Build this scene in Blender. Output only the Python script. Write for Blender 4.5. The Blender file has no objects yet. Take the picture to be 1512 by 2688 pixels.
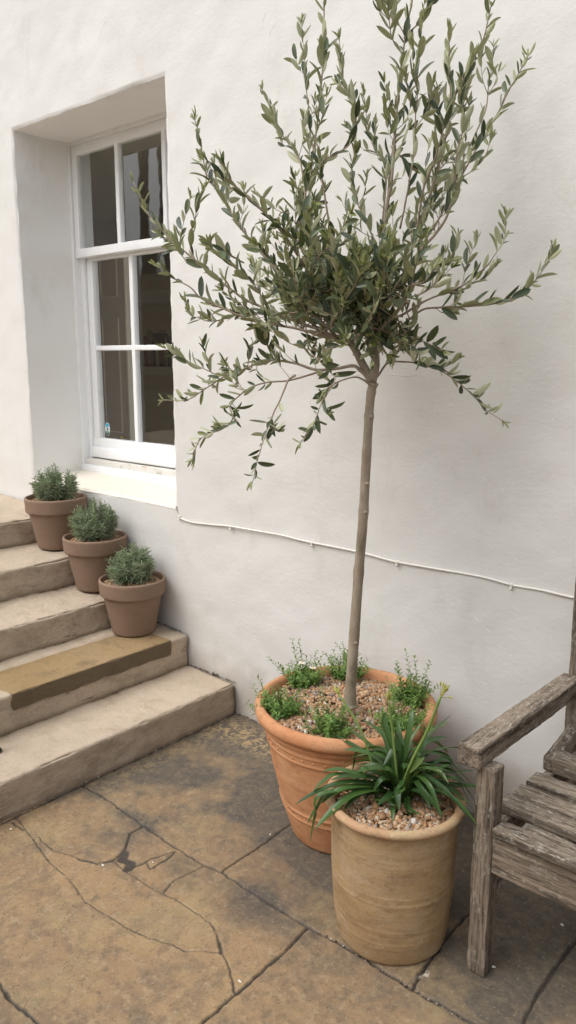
import bpy, math, random
import numpy as np
from mathutils import Matrix, Vector
S = bpy.context.scene
COL = S.collection
rng = np.random.default_rng(7)
random.seed(7)

# ------------------------------------------------------------------ camera
YAW, PITCH, ROLL, FPX = 0.724474, 0.193929, 0.001438, 2046.28
CAM = np.array([0.0, -2.354, 1.6])
_fw = np.array([-math.sin(YAW)*math.cos(PITCH), math.cos(YAW)*math.cos(PITCH), -math.sin(PITCH)])
_r = np.array([math.cos(YAW), math.sin(YAW), 0.0]); _u = np.cross(_r, _fw)
_c, _s = math.cos(ROLL), math.sin(ROLL)
RR = np.array([_c*_r+_s*_u, -_s*_r+_c*_u, _fw])
cd = bpy.data.cameras.new('camera'); cam = bpy.data.objects.new('camera', cd); COL.objects.link(cam)
cd.sensor_fit = 'VERTICAL'; cd.sensor_height = 36.0; cd.sensor_width = 20.25
cd.lens = FPX/2688*36.0; cd.clip_start = 0.05; cd.clip_end = 500
m = Matrix.Identity(4)
for i in range(3):
    m[i][0] = RR[0][i]; m[i][1] = RR[1][i]; m[i][2] = -RR[2][i]; m[i][3] = CAM[i]
cam.matrix_world = m
S.camera = cam
# ------------------------------------------------------------------ sky, sun, exposure
SUN = np.array([-0.26, -0.50, 0.83]); SUN /= np.linalg.norm(SUN)   # towards the sun
el = math.asin(SUN[2]); az = math.atan2(SUN[0], SUN[1])
W = bpy.data.worlds.new('World'); S.world = W; W.use_nodes = True
nt = W.node_tree; nt.nodes.clear()
sky = nt.nodes.new('ShaderNodeTexSky'); sky.sky_type = 'NISHITA'; sky.sun_disc = False
sky.sun_elevation = el; sky.sun_rotation = az; sky.dust_density = 4.0; sky.air_density = 1.0
hsv = nt.nodes.new('ShaderNodeHueSaturation'); hsv.inputs['Saturation'].default_value = 0.30
bg = nt.nodes.new('ShaderNodeBackground'); bg.inputs['Strength'].default_value = 0.15
wo = nt.nodes.new('ShaderNodeOutputWorld')
nt.links.new(sky.outputs[0], hsv.inputs['Color']); nt.links.new(hsv.outputs[0], bg.inputs[0]); nt.links.new(bg.outputs[0], wo.inputs[0])
sd = bpy.data.lights.new('sun', 'SUN'); sd.energy = 0.5; sd.angle = math.radians(60); sd.color = (1.0, 0.98, 0.95)
so = bpy.data.objects.new('sun', sd); COL.objects.link(so)
so.rotation_euler = Vector((-SUN[0], -SUN[1], -SUN[2])).to_track_quat('-Z', 'Y').to_euler()
S.view_settings.view_transform = 'Standard'; S.view_settings.look = 'None'
S.view_settings.gamma = 1.0; S.view_settings.exposure = 0.70

# ------------------------------------------------------------------ helpers
def at(x, y, Y):            # pixel of the photograph -> point on the vertical plane y = Y
    d = RR.T @ np.array([(x-756)/FPX, -(y-1344)/FPX, 1.0]); return CAM + d*(Y-CAM[1])/d[1]
def onz(x, y, z):
    d = RR.T @ np.array([(x-756)/FPX, -(y-1344)/FPX, 1.0]); return CAM + d*(z-CAM[2])/d[2]

def _h(ix, iy, iz, seed):
    n = (ix.astype(np.int64)*374761393 + iy.astype(np.int64)*668265263 + iz.astype(np.int64)*2147483647 + seed*974634777) & 0xFFFFFFFF
    n = ((n ^ (n >> 13))*1274126177) & 0xFFFFFFFF
    n = (n ^ (n >> 16)) & 0xFFFFFF
    return n/float(0xFFFFFF)*2-1
def noise(P, scale, seed=0):
    P = np.asarray(P, float)*scale; i = np.floor(P).astype(np.int64); f = P-i; f = f*f*(3-2*f)
    r = 0
    for a in (0, 1):
        wx = f[..., 0] if a else 1-f[..., 0]
        for b in (0, 1):
            wy = f[..., 1] if b else 1-f[..., 1]
            for c in (0, 1):
                wz = f[..., 2] if c else 1-f[..., 2]
                r = r + wx*wy*wz*_h(i[..., 0]+a, i[..., 1]+b, i[..., 2]+c, seed)
    return r
def fbm(P, scale, seed=0, oc=4):
    r = 0; a = 1.0
    for k in range(oc):
        r = r+a*noise(P, scale*2**k, seed+k*17); a *= .5
    return r

class MB:
    """collects arrays of vertices and faces; build() links them as one mesh object"""
    def __init__(s): s.v = []; s.f = []; s.n = 0; s.c = []; s.mi = []
    def add(s, V, F, col=None, mi=0):
        V = np.asarray(V, float).reshape(-1, 3); s.v.append(V)
        if isinstance(F, np.ndarray): F = (F+s.n).tolist()
        else: F = [[i+s.n for i in f] for f in F]
        s.f += F; s.mi += [mi]*len(F)
        c = np.ones((len(V), 4)) if col is None else np.broadcast_to(np.asarray(col, float), (len(V), 4)) if np.ndim(col) == 1 else np.asarray(col, float)
        s.c.append(c); s.n += len(V)
    def build(s, name, mats, parent=None, smooth=True, color=False, loc=None):
        V = np.concatenate(s.v)
        if loc is not None: V = V-np.array(loc)
        me = bpy.data.meshes.new(name); me.from_pydata(V.tolist(), [], s.f)
        if not isinstance(mats, (list, tuple)): mats = [mats]
        for mm in mats: me.materials.append(mm)
        if len(mats) > 1: me.polygons.foreach_set('material_index', s.mi)
        me.polygons.foreach_set('use_smooth', [smooth]*len(s.f))
        if color:
            ca = me.color_attributes.new('data', 'FLOAT_COLOR', 'POINT')
            ca.data.foreach_set('color', np.concatenate(s.c).astype(np.float32).ravel())
        me.update()
        o = bpy.data.objects.new(name, me); COL.objects.link(o)
        if loc is not None and parent is None: o.location = loc
        if parent is not None:
            o.parent = parent
            if loc is None: o.location = -Vector(parent.location)
        return o
def tag(o, label=None, cat=None, group=None, kind=None):
    if label: o['label'] = label
    if cat: o['category'] = cat
    if group: o['group'] = group
    if kind: o['kind'] = kind
    return o
def thing(name, label, cat, loc=(0, 0, 0), group=None):
    o = bpy.data.objects.new(name, None); COL.objects.link(o); o.location = loc; o.empty_display_size = .05
    return tag(o, label, cat, group)
def grid_faces(nu, nv, off=0, flip=False):
    i = np.arange(nu-1)[:, None]; j = np.arange(nv-1)[None, :]
    a = i*nv+j; q = np.stack([a, a+nv, a+nv+1, a+1], -1).reshape(-1, 4)
    return (q[:, ::-1] if flip else q)+off
def samples(a, b, step, r):
    r = min(r, (b-a)*.45); n = max(2, int(round((b-a-2*r)/step))+1)
    mid = np.linspace(a+r, b-r, n)
    return np.concatenate([[a, a+r*.3, a+r*.65], mid, [b-r*.65, b-r*.3, b]])
def rough_box(mb, lo, hi, step=.03, r=.008, amp=.002, nsc=25., seed=0, warp=None, faces='xXyYzZ', chip=0., col=None, amp2=0., n2=5.):
    lo = np.array(lo, float); hi = np.array(hi, float)
    ax = [samples(lo[k], hi[k], step, r) for k in range(3)]
    for ch in faces:
        k = 'xyz'.index(ch.lower()); top = ch.isupper()
        u, v = [q for q in range(3) if q != k]
        U, Vv = np.meshgrid(ax[u], ax[v], indexing='ij')
        P = np.zeros(U.shape+(3,)); P[..., u] = U; P[..., v] = Vv; P[..., k] = hi[k] if top else lo[k]
        rr = np.full(U.shape, min(r, *( (hi-lo)*.45)))
        inner = np.clip(P, lo+rr[..., None], hi-rr[..., None])
        d = P-inner; L = np.linalg.norm(d, axis=-1, keepdims=True); d = d/np.maximum(L, 1e-9)
        Q = inner+d*rr[..., None]
        edge = np.clip(1-np.max(np.abs(d), axis=-1), 0, .3)/.3
        Q = Q + d*(amp*fbm(Q, nsc, seed, 3)+(amp2*noise(Q, n2, seed+5) if amp2 else 0))[..., None]
        if chip: Q = Q-d*(edge*chip*np.clip(fbm(Q, nsc*.6, seed+9, 3)*1.3+.1, 0, 1.2))[..., None]
        if warp: Q = warp(Q)
        flip = (top != (k != 1))
        mb.add(Q, grid_faces(*U.shape, flip=flip), col=col)
def tube(mb, P, R, n=6, col=None, cap=True, mi=0, nz=0.):
    P = np.asarray(P, float); R = np.broadcast_to(np.asarray(R, float), (len(P),))
    T = np.gradient(P, axis=0); T /= np.maximum(np.linalg.norm(T, axis=1, keepdims=True), 1e-9)
    up = np.array([0, 0, 1.]) if abs(T[0][2]) < .9 else np.array([1., 0, 0])
    a = np.cross(T[0], up); a /= np.linalg.norm(a); rings = []
    th = np.linspace(0, 2*np.pi, n, endpoint=False)
    for p, t, r in zip(P, T, R):
        a = a-t*(a@t); a /= np.linalg.norm(a); b = np.cross(t, a)
        rings.append(p+r*(np.cos(th)[:, None]*a+np.sin(th)[:, None]*b))
    V = np.concatenate(rings)
    if nz: V = V+nz*noise(V, 60, 3)[:, None]*.7*np.ones(3)
    F = []
    for i in range(len(P)-1):
        for j in range(n):
            k = (j+1) % n; F.append([i*n+j, i*n+k, (i+1)*n+k, (i+1)*n+j])
    if cap: F.append(list(range(n))[::-1]); F.append([(len(P)-1)*n+j for j in range(n)])
    mb.add(V, F, col, mi)
def smooth_path(P, n=20):
    P = np.asarray(P, float)
    if len(P) == 2: return np.linspace(P[0], P[1], n)
    Q = np.vstack([2*P[0]-P[1], P, 2*P[-1]-P[-2]]); out = []
    seg = len(P)-1; per = max(2, int(math.ceil(n/seg)))
    for i in range(seg):
        p0, p1, p2, p3 = Q[i], Q[i+1], Q[i+2], Q[i+3]
        t = np.linspace(0, 1, per, endpoint=False)[:, None]
        out.append(.5*((2*p1)+(-p0+p2)*t+(2*p0-5*p1+4*p2-p3)*t**2+(-p0+3*p1-3*p2+p3)*t**3))
    out.append(P[-1:]); return np.concatenate(out)
def lathe(mb, prof, n=96, c=(0, 0, 0), wob=0., seed=0, amp=0., nsc=30, close=False, bumps=None):
    prof = np.asarray(prof, float); th = np.linspace(0, 2*np.pi, n, endpoint=False)
    R = prof[:, 0][:, None]*np.ones(n); Z = prof[:, 1][:, None]*np.ones(n)
    P = np.stack([R*np.cos(th), R*np.sin(th), Z], -1)
    if wob or amp:
        d = np.stack([np.cos(th), np.sin(th), 0*th], -1)[None]
        P = P+d*(wob*noise(np.stack([np.cos(th), np.sin(th), 0*th], -1), 1.3, seed)[None, :, None]+(amp*fbm(P, nsc, seed, 3))[..., None])
        P[..., 2] += wob*.4*noise(np.stack([np.cos(th), np.sin(th), 0*th+5], -1), 1.1, seed+3)[None, :]*np.clip(Z/.1, 0, 1)
    P = P+np.array(c); m_ = len(prof); F = []
    i = np.arange(m_-1)[:, None]; j = np.arange(n)[None, :]; k = (j+1) % n
    F = np.stack([i*n+j, i*n+k, (i+1)*n+k, (i+1)*n+j], -1).reshape(-1, 4)
    mb.add(P, F)
def dense(prof, step=.006):
    prof = np.asarray(prof, float); o = [prof[0]]
    for a, b in zip(prof[:-1], prof[1:]):
        n = max(1, int(np.linalg.norm(b-a)/step)); o += [a+(b-a)*t for t in np.linspace(0, 1, n+1)[1:]]
    return np.array(o)

# ------------------------------------------------------------------ materials
class NT:
    def __init__(s, name, rough=.8, spec=.3):
        s.m = bpy.data.materials.new(name); s.m.use_nodes = True; s.t = s.m.node_tree
        s.b = s.t.nodes['Principled BSDF']; s.b.inputs['Roughness'].default_value = rough
        s.b.inputs['Specular IOR Level'].default_value = spec
        s.tc = s.t.nodes.new('ShaderNodeTexCoord')
    def n(s, k, **kw):
        q = s.t.nodes.new(k)
        for a, v in kw.items(): setattr(q, a, v)
        return q
    def l(s, a, b): s.t.links.new(a, b)
    def map(s, sc=(1, 1, 1), rot=(0, 0, 0)):
        q = s.n('ShaderNodeMapping'); q.inputs['Scale'].default_value = sc; q.inputs['Rotation'].default_value = rot
        s.l(s.tc.outputs['Object'], q.inputs[0]); return q.outputs[0]
    def noise(s, sc, det=5, rough=.55, vec=None, dist=0.):
        q = s.n('ShaderNodeTexNoise'); q.inputs['Scale'].default_value = sc; q.inputs['Detail'].default_value = det
        q.inputs['Roughness'].default_value = rough; q.inputs['Distortion'].default_value = dist
        s.l(vec if vec is not None else s.tc.outputs['Object'], q.inputs['Vector']); return q.outputs['Fac']
    def voro(s, sc, vec=None, feat='F1'):
        q = s.n('ShaderNodeTexVoronoi', feature=feat); q.inputs['Scale'].default_value = sc
        s.l(vec if vec is not None else s.tc.outputs['Object'], q.inputs['Vector']); return q.outputs['Distance']
    def ramp(s, fac, stops):
        q = s.n('ShaderNodeValToRGB'); e = q.color_ramp.elements
        while len(e) < len(stops): e.new(.5)
        for x, (p, c) in zip(e, stops):
            x.position = p; x.color = (c, c, c, 1) if not hasattr(c, '__len__') else (*c, 1)
        s.l(fac, q.inputs[0]); return q.outputs[0]
    def mix(s, fac, a, b, mode='MIX'):
        q = s.n('ShaderNodeMix', data_type='RGBA', blend_type=mode)
        for v, i in ((fac, 0), (a, 6), (b, 7)):
            if hasattr(v, 'is_linked') or hasattr(v, 'links'): s.l(v, q.inputs[i])
            elif i == 0: q.inputs[0].default_value = v
            else: q.inputs[i].default_value = (*v, 1)
        return q.outputs[2]
    def math(s, op, a, b=0., clamp=False):
        q = s.n('ShaderNodeMath', operation=op, use_clamp=clamp)
        for v, i in ((a, 0), (b, 1)):
            if hasattr(v, 'links'): s.l(v, q.inputs[i])
            else: q.inputs[i].default_value = v
        return q.outputs[0]
    def attr(s):
        q = s.n('ShaderNodeAttribute', attribute_name='data'); sp = s.n('ShaderNodeSeparateColor'); s.l(q.outputs['Color'], sp.inputs[0])
        return sp.outputs[0], sp.outputs[1], sp.outputs[2], q.outputs['Alpha'], q.outputs['Color']
    def bump(s, h, dist=.002, strength=1., prev=None):
        q = s.n('ShaderNodeBump'); q.inputs['Distance'].default_value = dist; q.inputs['Strength'].default_value = strength
        s.l(h, q.inputs['Height'])
        if prev is not None: s.l(prev, q.inputs['Normal'])
        s.last = q.outputs[0]; s.l(q.outputs[0], s.b.inputs['Normal']); return q.outputs[0]
    def base(s, c):
        if hasattr(c, 'links'): s.l(c, s.b.inputs['Base Color'])
        else: s.b.inputs['Base Color'].default_value = (*c, 1)
        return s

def plaster(name, c1, c2, dirt=(.45, .40, .32), bumpk=1.0, low=False):
    k = NT(name, .62, .3)
    big = k.noise(1.3, 4, .55)
    col = k.mix(k.ramp(big, [(.35, 0), (.65, 1)]), c1, c2)
    st = k.noise(4.5, 9, .74, k.map((1, 1, .5)))
    col = k.mix(k.math('MULTIPLY', k.ramp(st, [(.54, 0), (.74, 1)]), .30), col, dirt)
    sp = k.noise(95, 2, .5); col = k.mix(k.math('MULTIPLY', k.ramp(sp, [(.73, 0), (.78, 1)]), .2), col, (.48, .42, .34))
    # grime low down near the paving and the steps
    sep = k.n('ShaderNodeSeparateXYZ'); k.l(k.tc.outputs['Object'], sep.inputs[0])
    hz = k.math('ADD', sep.outputs[2], k.math('MULTIPLY', k.noise(7, 6, .65), -.22))
    g = k.ramp(hz, [(.0, 1), (.16, 0)])
    if low: col = k.mix(k.math('MULTIPLY', g, .7), col, (.36, .31, .25))
    k.base(col)
    a = k.noise(8, 6, .6, k.map((1, 1, 1.25), (0, .25, 0)), .3)
    b = k.noise(50, 5, .62, k.map((.8, 1, 1.3), (0, .2, 0)))
    c = k.noise(260, 3, .6)
    pit = k.ramp(k.noise(30, 6, .68), [(.70, 1), (.74, 0)])
    n1 = k.bump(a, .0032*bumpk, .6); n2 = k.bump(b, .0014*bumpk, .6, n1)
    n3 = k.bump(c, .0006, .7, n2)
    k.bump(pit, .0022*bumpk, .7, n3)
    return k.m
M = {}
M['plaster'] = plaster('white_plaster', (.655, .640, .603), (.685, .672, .642), low=True)
M['reveal'] = plaster('brightened_reveal_plaster', (.82, .805, .775), (.84, .83, .81), bumpk=.7)  # light painted in: plaster paler than the wall to brighten the shaded reveal
M['sill'] = plaster('sill_paint', (.73, .675, .575), (.76, .71, .62), bumpk=.8)
def paint(name, c, dirt=.25):
    k = NT(name, .38, .45); n = k.noise(14, 7, .65)
    col = k.mix(k.math('MULTIPLY', k.ramp(n, [(.55, 0), (.75, 1)]), dirt), c, (.55, .52, .46))
    chips = k.ramp(k.noise(60, 5, .7), [(.74, 0), (.77, 1)])
    col = k.mix(k.math('MULTIPLY', chips, .5), col, (.35, .31, .26)); k.base(col)
    n1 = k.bump(k.noise(40, 5, .6, k.map((.3, 1, 1))), .0015, .8); k.bump(k.noise(9, 3), .003, .5, n1); return k.m
M['cable'] = paint('cable_paint', (.70, .67, .61))
M['paint'] = paint('white_window_paint', (.83, .84, .84))
k = NT('worn_sill_wood', .8); k.base(k.mix(k.ramp(k.noise(22, 6, .7), [(.56, 0), (.66, 1)]), (.66, .64, .59), k.mix(k.ramp(k.noise(16, 3), [(.55, 0), (.66, 1)]), (.45, .41, .35), (.50, .27, .12)))); M['worn'] = k.m

def stone(name, ca, cb, cc, dark, layer=6., speck=True):
    k = NT(name, .88, .2)
    a = k.noise(3.2, 7, .6); b = k.noise(11, 7, .65)
    col = k.mix(k.ramp(a, [(.38, 0), (.62, 1)]), ca, cb)
    col = k.mix(k.ramp(b, [(.50, 0), (.70, 1)]), col, cc)
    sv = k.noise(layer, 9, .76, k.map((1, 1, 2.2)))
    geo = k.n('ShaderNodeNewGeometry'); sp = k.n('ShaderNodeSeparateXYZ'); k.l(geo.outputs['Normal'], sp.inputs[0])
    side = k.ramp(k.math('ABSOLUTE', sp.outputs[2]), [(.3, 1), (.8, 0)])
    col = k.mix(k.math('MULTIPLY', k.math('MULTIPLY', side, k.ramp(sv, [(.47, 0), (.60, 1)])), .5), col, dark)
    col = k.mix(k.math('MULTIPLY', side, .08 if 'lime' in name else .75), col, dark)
    if speck:
        col = k.mix(k.math('MULTIPLY', k.ramp(k.noise(75, 6, .7), [(.60, 0), (.66, 1)]), .7), col, dark)
        col = k.mix(k.math('MULTIPLY', k.ramp(k.noise(120, 4, .6), [(.58, 0), (.66, 1)]), .45 if 'lime' in name else .1), col, (.62, .56, .47))
    cr = k.math('ABSOLUTE', k.math('SUBTRACT', k.noise(2.6, 5, .55, k.map((1, 1, 6)), .4), .5))
    crk = k.math('MULTIPLY', k.ramp(cr, [(.003, 1), (.009, 0)]), k.ramp(k.noise(3.1, 3), [(.54, 0), (.60, 1)]))
    crk = k.math('MULTIPLY', crk, k.math('ADD', k.math('MULTIPLY', side, .8), .15)) 
    col = k.mix(k.math('MULTIPLY', crk, .7 if 'lime' in name else 0.), col, (.07, .055, .04))
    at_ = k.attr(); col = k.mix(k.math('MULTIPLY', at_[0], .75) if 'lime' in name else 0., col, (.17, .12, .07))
    k.base(col)
    n1 = k.bump(k.noise(26, 8, .75, k.map((1, 1, 1.6))), .010, 1.0)
    n2 = k.bump(k.ramp(k.voro(60, k.map((1, 1, 2))), [(.0, 0), (.25, 1)]), .0012, .5, n1)
    k.bump(k.noise(300, 3, .6), .0009, .9, n2); return k.m
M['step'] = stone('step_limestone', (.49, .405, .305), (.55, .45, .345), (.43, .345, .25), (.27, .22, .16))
M['slab'] = stone('brown_sandstone', (.31, .215, .105), (.35, .25, .135), (.235, .165, .09), (.105, .085, .06))

# paving: colour attribute  r = joint, g = dark damp stain, b = tone, a = pale mortar
k = NT('paving_sandstone', .72, .3)
jr, st, tone, mor, _c4 = k.attr()
a = k.noise(2.1, 7, .6); b = k.noise(7.5, 8, .68, None, .5); c = k.noise(30, 6, .7)
col = k.mix(k.ramp(a, [(.36, 0), (.64, 1)]), (.242, .160, .092), (.31, .208, .110))
col = k.mix(k.math('MULTIPLY', k.ramp(b, [(.46, 0), (.60, 1)]), .8), col, (.175, .128, .085))
col = k.mix(k.math('MULTIPLY', k.ramp(k.noise(17, 8, .72, k.map((1, .7, 1), (0, 0, .5))), [(.54, 0), (.62, 1)]), .6), col, (.14, .105, .072))
col = k.mix(k.math('MULTIPLY', k.ramp(k.noise(3.3, 9, .72), [(.50, 0), (.58, 1)]), .45), col, (.35, .26, .13))
col = k.mix(k.math('MULTIPLY', k.ramp(c, [(.52, 0), (.66, 1)]), .6), col, (.37, .28, .17))
col = k.mix(k.math('MULTIPLY', k.ramp(k.noise(48, 7, .75, k.map((1, .6, 1), (0, 0, .6))), [(.56, 0), (.62, 1)]), .5), col, (.12, .09, .062))
ww = k.noise(5, 6, .65, k.map((1, 1, 1), (0, 0, .6))); col = k.mix(k.math('MULTIPLY', k.ramp(ww, [(.56, 0), (.70, 1)]), .5), col, (.20, .125, .08))
tn = k.math('MULTIPLY', tone, 1.0)
stf = k.ramp(k.math('ADD', st, k.math('MULTIPLY', k.math('ADD', k.noise(19, 9, .75), -.5), 1.3)), [(.08, 0), (.95, .92)])
col = k.mix(stf, col, k.mix(k.ramp(c, [(.4, 0), (.65, 1)]), (.068, .062, .054), (.12, .102, .076)))
fl = k.ramp(k.noise(36, 7, .66, None, .8), [(.50, 0), (.525, 1)])
col = k.mix(k.math('MULTIPLY', fl, tn), col, (.32, .235, .125))
spk = k.ramp(k.noise(90, 6, .72), [(.60, 0), (.66, 1)]); col = k.mix(k.math('MULTIPLY', spk, .7), col, (.045, .037, .028))
spl = k.ramp(k.noise(110, 4, .65), [(.60, 0), (.67, 1)]); col = k.mix(k.math('MULTIPLY', spl, .35), col, (.42, .36, .27))
col = k.mix(jr, col, k.mix(k.noise(80, 3), (.030, .026, .022), (.085, .07, .054)))
col = k.mix(mor, col, k.mix(k.ramp(k.noise(45, 4), [(.45, 0), (.55, 1)]), (.22, .185, .14), (.48, .43, .36)))
k.base(col)
k.l(k.ramp(b, [(.4, .62), (.7, .85)]), k.b.inputs['Roughness'])
n1 = k.bump(k.noise(13, 7, .65), .006, .6); n2 = k.bump(c, .0028, .8, n1); n3 = k.bump(fl, .0012, .35, n2); k.bump(k.noise(260, 3, .6), .0008, .9, n3)
M['paving'] = k.m

def clay(name, ca, cb, dark, rings=0., pale=None, sc=1.):
    k = NT(name, .85, .2)
    oi = k.n('ShaderNodeObjectInfo'); va = k.n('ShaderNodeVectorMath', operation='ADD'); k.l(k.tc.outputs['Object'], va.inputs[0]); k.l(oi.outputs['Location'], va.inputs[1])
    class TC: outputs = {'Object': va.outputs[0]}
    k.tc = TC
    col = k.mix(k.ramp(k.noise(5*sc, 6, .6, k.map((1, 1, 1.6))), [(.38, 0), (.62, 1)]), ca, cb)
    col = k.mix(k.math('MULTIPLY', k.ramp(k.noise(13*sc, 9, .75, k.map((1, 1, 2.2))), [(.50, 0), (.66, 1)]), .25 if 'brown' in name else .65), col, dark)
    if pale: col = k.mix(k.math('MULTIPLY', k.ramp(k.noise(6, 9, .74, k.map((1, 1, .8))), [(.48, 0), (.62, 1)]), .7), col, pale)
    col = k.mix(k.math('MULTIPLY', k.ramp(k.noise(110, 5, .7), [(.58, 0), (.66, 1)]), .2 if 'brown' in name else .55), col, dark)
    col = k.mix(k.math('MULTIPLY', k.ramp(k.noise(95, 5, .65, k.map((1.3, 1, 1))), [(.62, 0), (.68, 1)]), .12 if 'brown' in name else .4), col, (.62, .52, .38))
    if 'buff' in name:
        col = k.mix(k.math('MULTIPLY', k.ramp(k.noise(16, 7, .7, k.map((.10, .10, 1.6))), [(.40, 0), (.66, 1)]), .3), col, (.27, .185, .11))
        col = k.mix(k.math('MULTIPLY', k.ramp(k.noise(90, 6, .7, k.map((.25, .25, 1))), [(.50, 0), (.62, 1)]), .2), col, (.48, .38, .25))
    k.base(col)
    n1 = k.bump(k.noise(30, 6, .6, k.map((1, 1, 2))), .0016, .7)
    if rings:
        n1 = k.bump(k.noise(55, 4, .6, k.map((.05, .05, 1))), rings, .8, n1)
    k.bump(k.noise(320, 2), .0005, .8, n1); return k.m
M['clay_small'] = clay('brown_terracotta', (.23, .155, .108), (.25, .172, .122), (.16, .105, .07))
M['clay_olive'] = clay('orange_terracotta', (.48, .218, .102), (.54, .275, .14), (.31, .14, .068), .0010, (.55, .31, .17))
M['clay_buff'] = clay('buff_terracotta', (.33, .215, .105), (.39, .27, .14), (.18, .118, .062), .0012, (.43, .32, .21))
M['clay_rim'] = clay('worn_rim_terracotta', (.44, .25, .145), (.40, .28, .155), (.20, .13, .075), 0, (.45, .37, .22))
k = NT('soil', .95); k.base(k.mix(k.noise(60, 4), (.06, .04, .025), (.16, .11, .07))); M['soil'] = k.m
# gravel: colour per pebble
k = NT('gravel_stone', .6, .4); at4 = k.attr()[4]; k.base(k.mix(k.math('MULTIPLY', k.noise(220, 4, .7), .5), at4, (.20, .13, .08))); k.bump(k.noise(300, 3), .0005, .8); M['pebble'] = k.m
k = NT('dark_iron', .45, .5); k.base((.02, .022, .025)); k.bump(k.noise(80), .001, .5); M['iron'] = k.m
def wood(name, axis):
    k = NT(name, .9, .15); s = [1, 1, 1]; s = [34, 34, 34]; s[axis] = 2.2; mp = k.map(s)
    g = k.noise(1.6, 7, .68, mp, .35); g2 = k.noise(4.6, 5, .6, mp)
    col = k.mix(k.ramp(g, [(.36, 0), (.60, 1)]), (.050, .038, .028), (.25, .20, .15))
    col = k.mix(k.math('MULTIPLY', k.ramp(g2, [(.50, 0), (.68, 1)]), .75), col, (.035, .027, .021))
    geo = k.n('ShaderNodeNewGeometry'); sp = k.n('ShaderNodeSeparateXYZ'); k.l(geo.outputs['Normal'], sp.inputs[0])
    up = k.ramp(sp.outputs[2], [(.4, 0), (.9, 1)])
    li = k.ramp(k.noise(30, 7, .75), [(.50, 0), (.56, 1)])
    s2 = [55, 55, 55]; s2[axis] = 16
    li2 = k.ramp(k.noise(2.6, 7, .75, k.map(s2)), [(.50, 0), (.58, 1)])
    lf = k.math('MULTIPLY', k.math('ADD', k.math('MULTIPLY', li, .5), k.math('MULTIPLY', up, .4), True), li2)
    col = k.mix(lf, col, (.40, .37, .31))
    gr = k.math('MULTIPLY', k.ramp(k.noise(7, 5, .6), [(.60, 0), (.70, 1)]), .35); col = k.mix(gr, col, (.16, .15, .045)); k.base(col)
    n1 = k.bump(g, .0035, .9); n2 = k.bump(g2, .0018, .9, n1); k.bump(k.noise(26, 7, .72), .002, .5, n2); return k.m
M['wood'] = [wood('weathered_teak_%s' % q, i) for i, q in enumerate(('across', 'deep', 'upright'))]
k = NT('pine', .5, .4); k.base(k.mix(k.noise(3, 6, .6, k.map((14, 14, .8)), 1.5), (.50, .38, .25), (.60, .46, .31))); M['pine'] = k.m
k = NT('pine_bead', .5, .4); k.base((.85, .76, .60)); M['pine_bead'] = k.m
k = NT('room_wall', .9); k.base((.75, .69, .58)); M['room'] = k.m
k = NT('room_white', .6); k.base((.62, .60, .55)); M['shelf'] = k.m
k = NT('brass', .3); k.base((.6, .42, .12)); k.b.inputs['Metallic'].default_value = 1; M['brass'] = k.m
# glass
k = NT('window_glass', .02, .5); k.base((.86, .88, .86)); k.b.inputs['Transmission Weight'].default_value = 1.0; k.b.inputs['IOR'].default_value = 1.0
tr = k.n('ShaderNodeBsdfTransparent'); tr.inputs[0].default_value = (.95, .96, .94, 1); gl = k.n('ShaderNodeBsdfGlossy'); gl.inputs['Roughness'].default_value = .02; gl.inputs[0].default_value = (1, 1, 1, 1)
fr = k.n('ShaderNodeFresnel'); fr.inputs['IOR'].default_value = 1.58; mx = k.n('ShaderNodeMixShader')
bq = k.n('ShaderNodeBump'); bq.inputs['Distance'].default_value = .0012; bq.inputs['Strength'].default_value = .35; k.l(k.noise(5, 2), bq.inputs['Height']); k.l(bq.outputs[0], gl.inputs['Normal'])
gg = k.n('ShaderNodeNewGeometry'); dt = k.n('ShaderNodeVectorMath', operation='DOT_PRODUCT'); k.l(gg.outputs['Normal'], dt.inputs[0]); k.l(gg.outputs['Incoming'], dt.inputs[1])
sch = k.math('POWER', k.math('SUBTRACT', 1.0, k.math('ABSOLUTE', dt.outputs['Value'])), 5.0)
k.l(k.math('ADD', k.math('MULTIPLY', sch, .9), .085, True), mx.inputs[0]); k.l(tr.outputs[0], mx.inputs[1]); k.l(gl.outputs[0], mx.inputs[2])
k.l(mx.outputs[0], k.t.nodes['Material Output'].inputs['Surface']); M['glass'] = k.m
def flat(name, c, r=.6): k = NT(name, r); k.base(c); return k.m

def leafmat(name, top, top2, under, under2, tip, rough=.42, trans=.12):
    """colour attribute: r = random, g = youth (tip leaves)"""
    k = NT(name, rough, .45); r_, g_, b_, a_, _ = k.attr()
    geo = k.n('ShaderNodeNewGeometry')
    t = k.mix(r_, top, top2); u = k.mix(r_, under, under2)
    col = k.mix(geo.outputs['Backfacing'], t, u); col = k.mix(g_, col, tip)
    col = k.mix(k.math('MULTIPLY', k.noise(60, 3), .35), col, k.mix(.5, col, (.02, .03, .015)))
    k.base(col)
    tb = k.n('ShaderNodeBsdfTranslucent'); k.l(k.mix(.3, col, (.35, .45, .08)), tb.inputs[0])
    ms = k.n('ShaderNodeMixShader'); ms.inputs[0].default_value = trans
    k.l(k.b.outputs[0], ms.inputs[1]); k.l(tb.outputs[0], ms.inputs[2]); k.l(ms.outputs[0], k.t.nodes['Material Output'].inputs['Surface'])
    return k.m
M['olive_leaf'] = leafmat('olive_leaf', (.026, .046, .030), (.12, .15, .075), (.30, .315, .16), (.52, .52, .35), (.34, .36, .13), .4, .15)
M['rosemary'] = leafmat('lavender_leaf', (.25, .32, .19), (.38, .45, .30), (.40, .46, .31), (.50, .55, .40), (.22, .34, .13), .7, .1)
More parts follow.
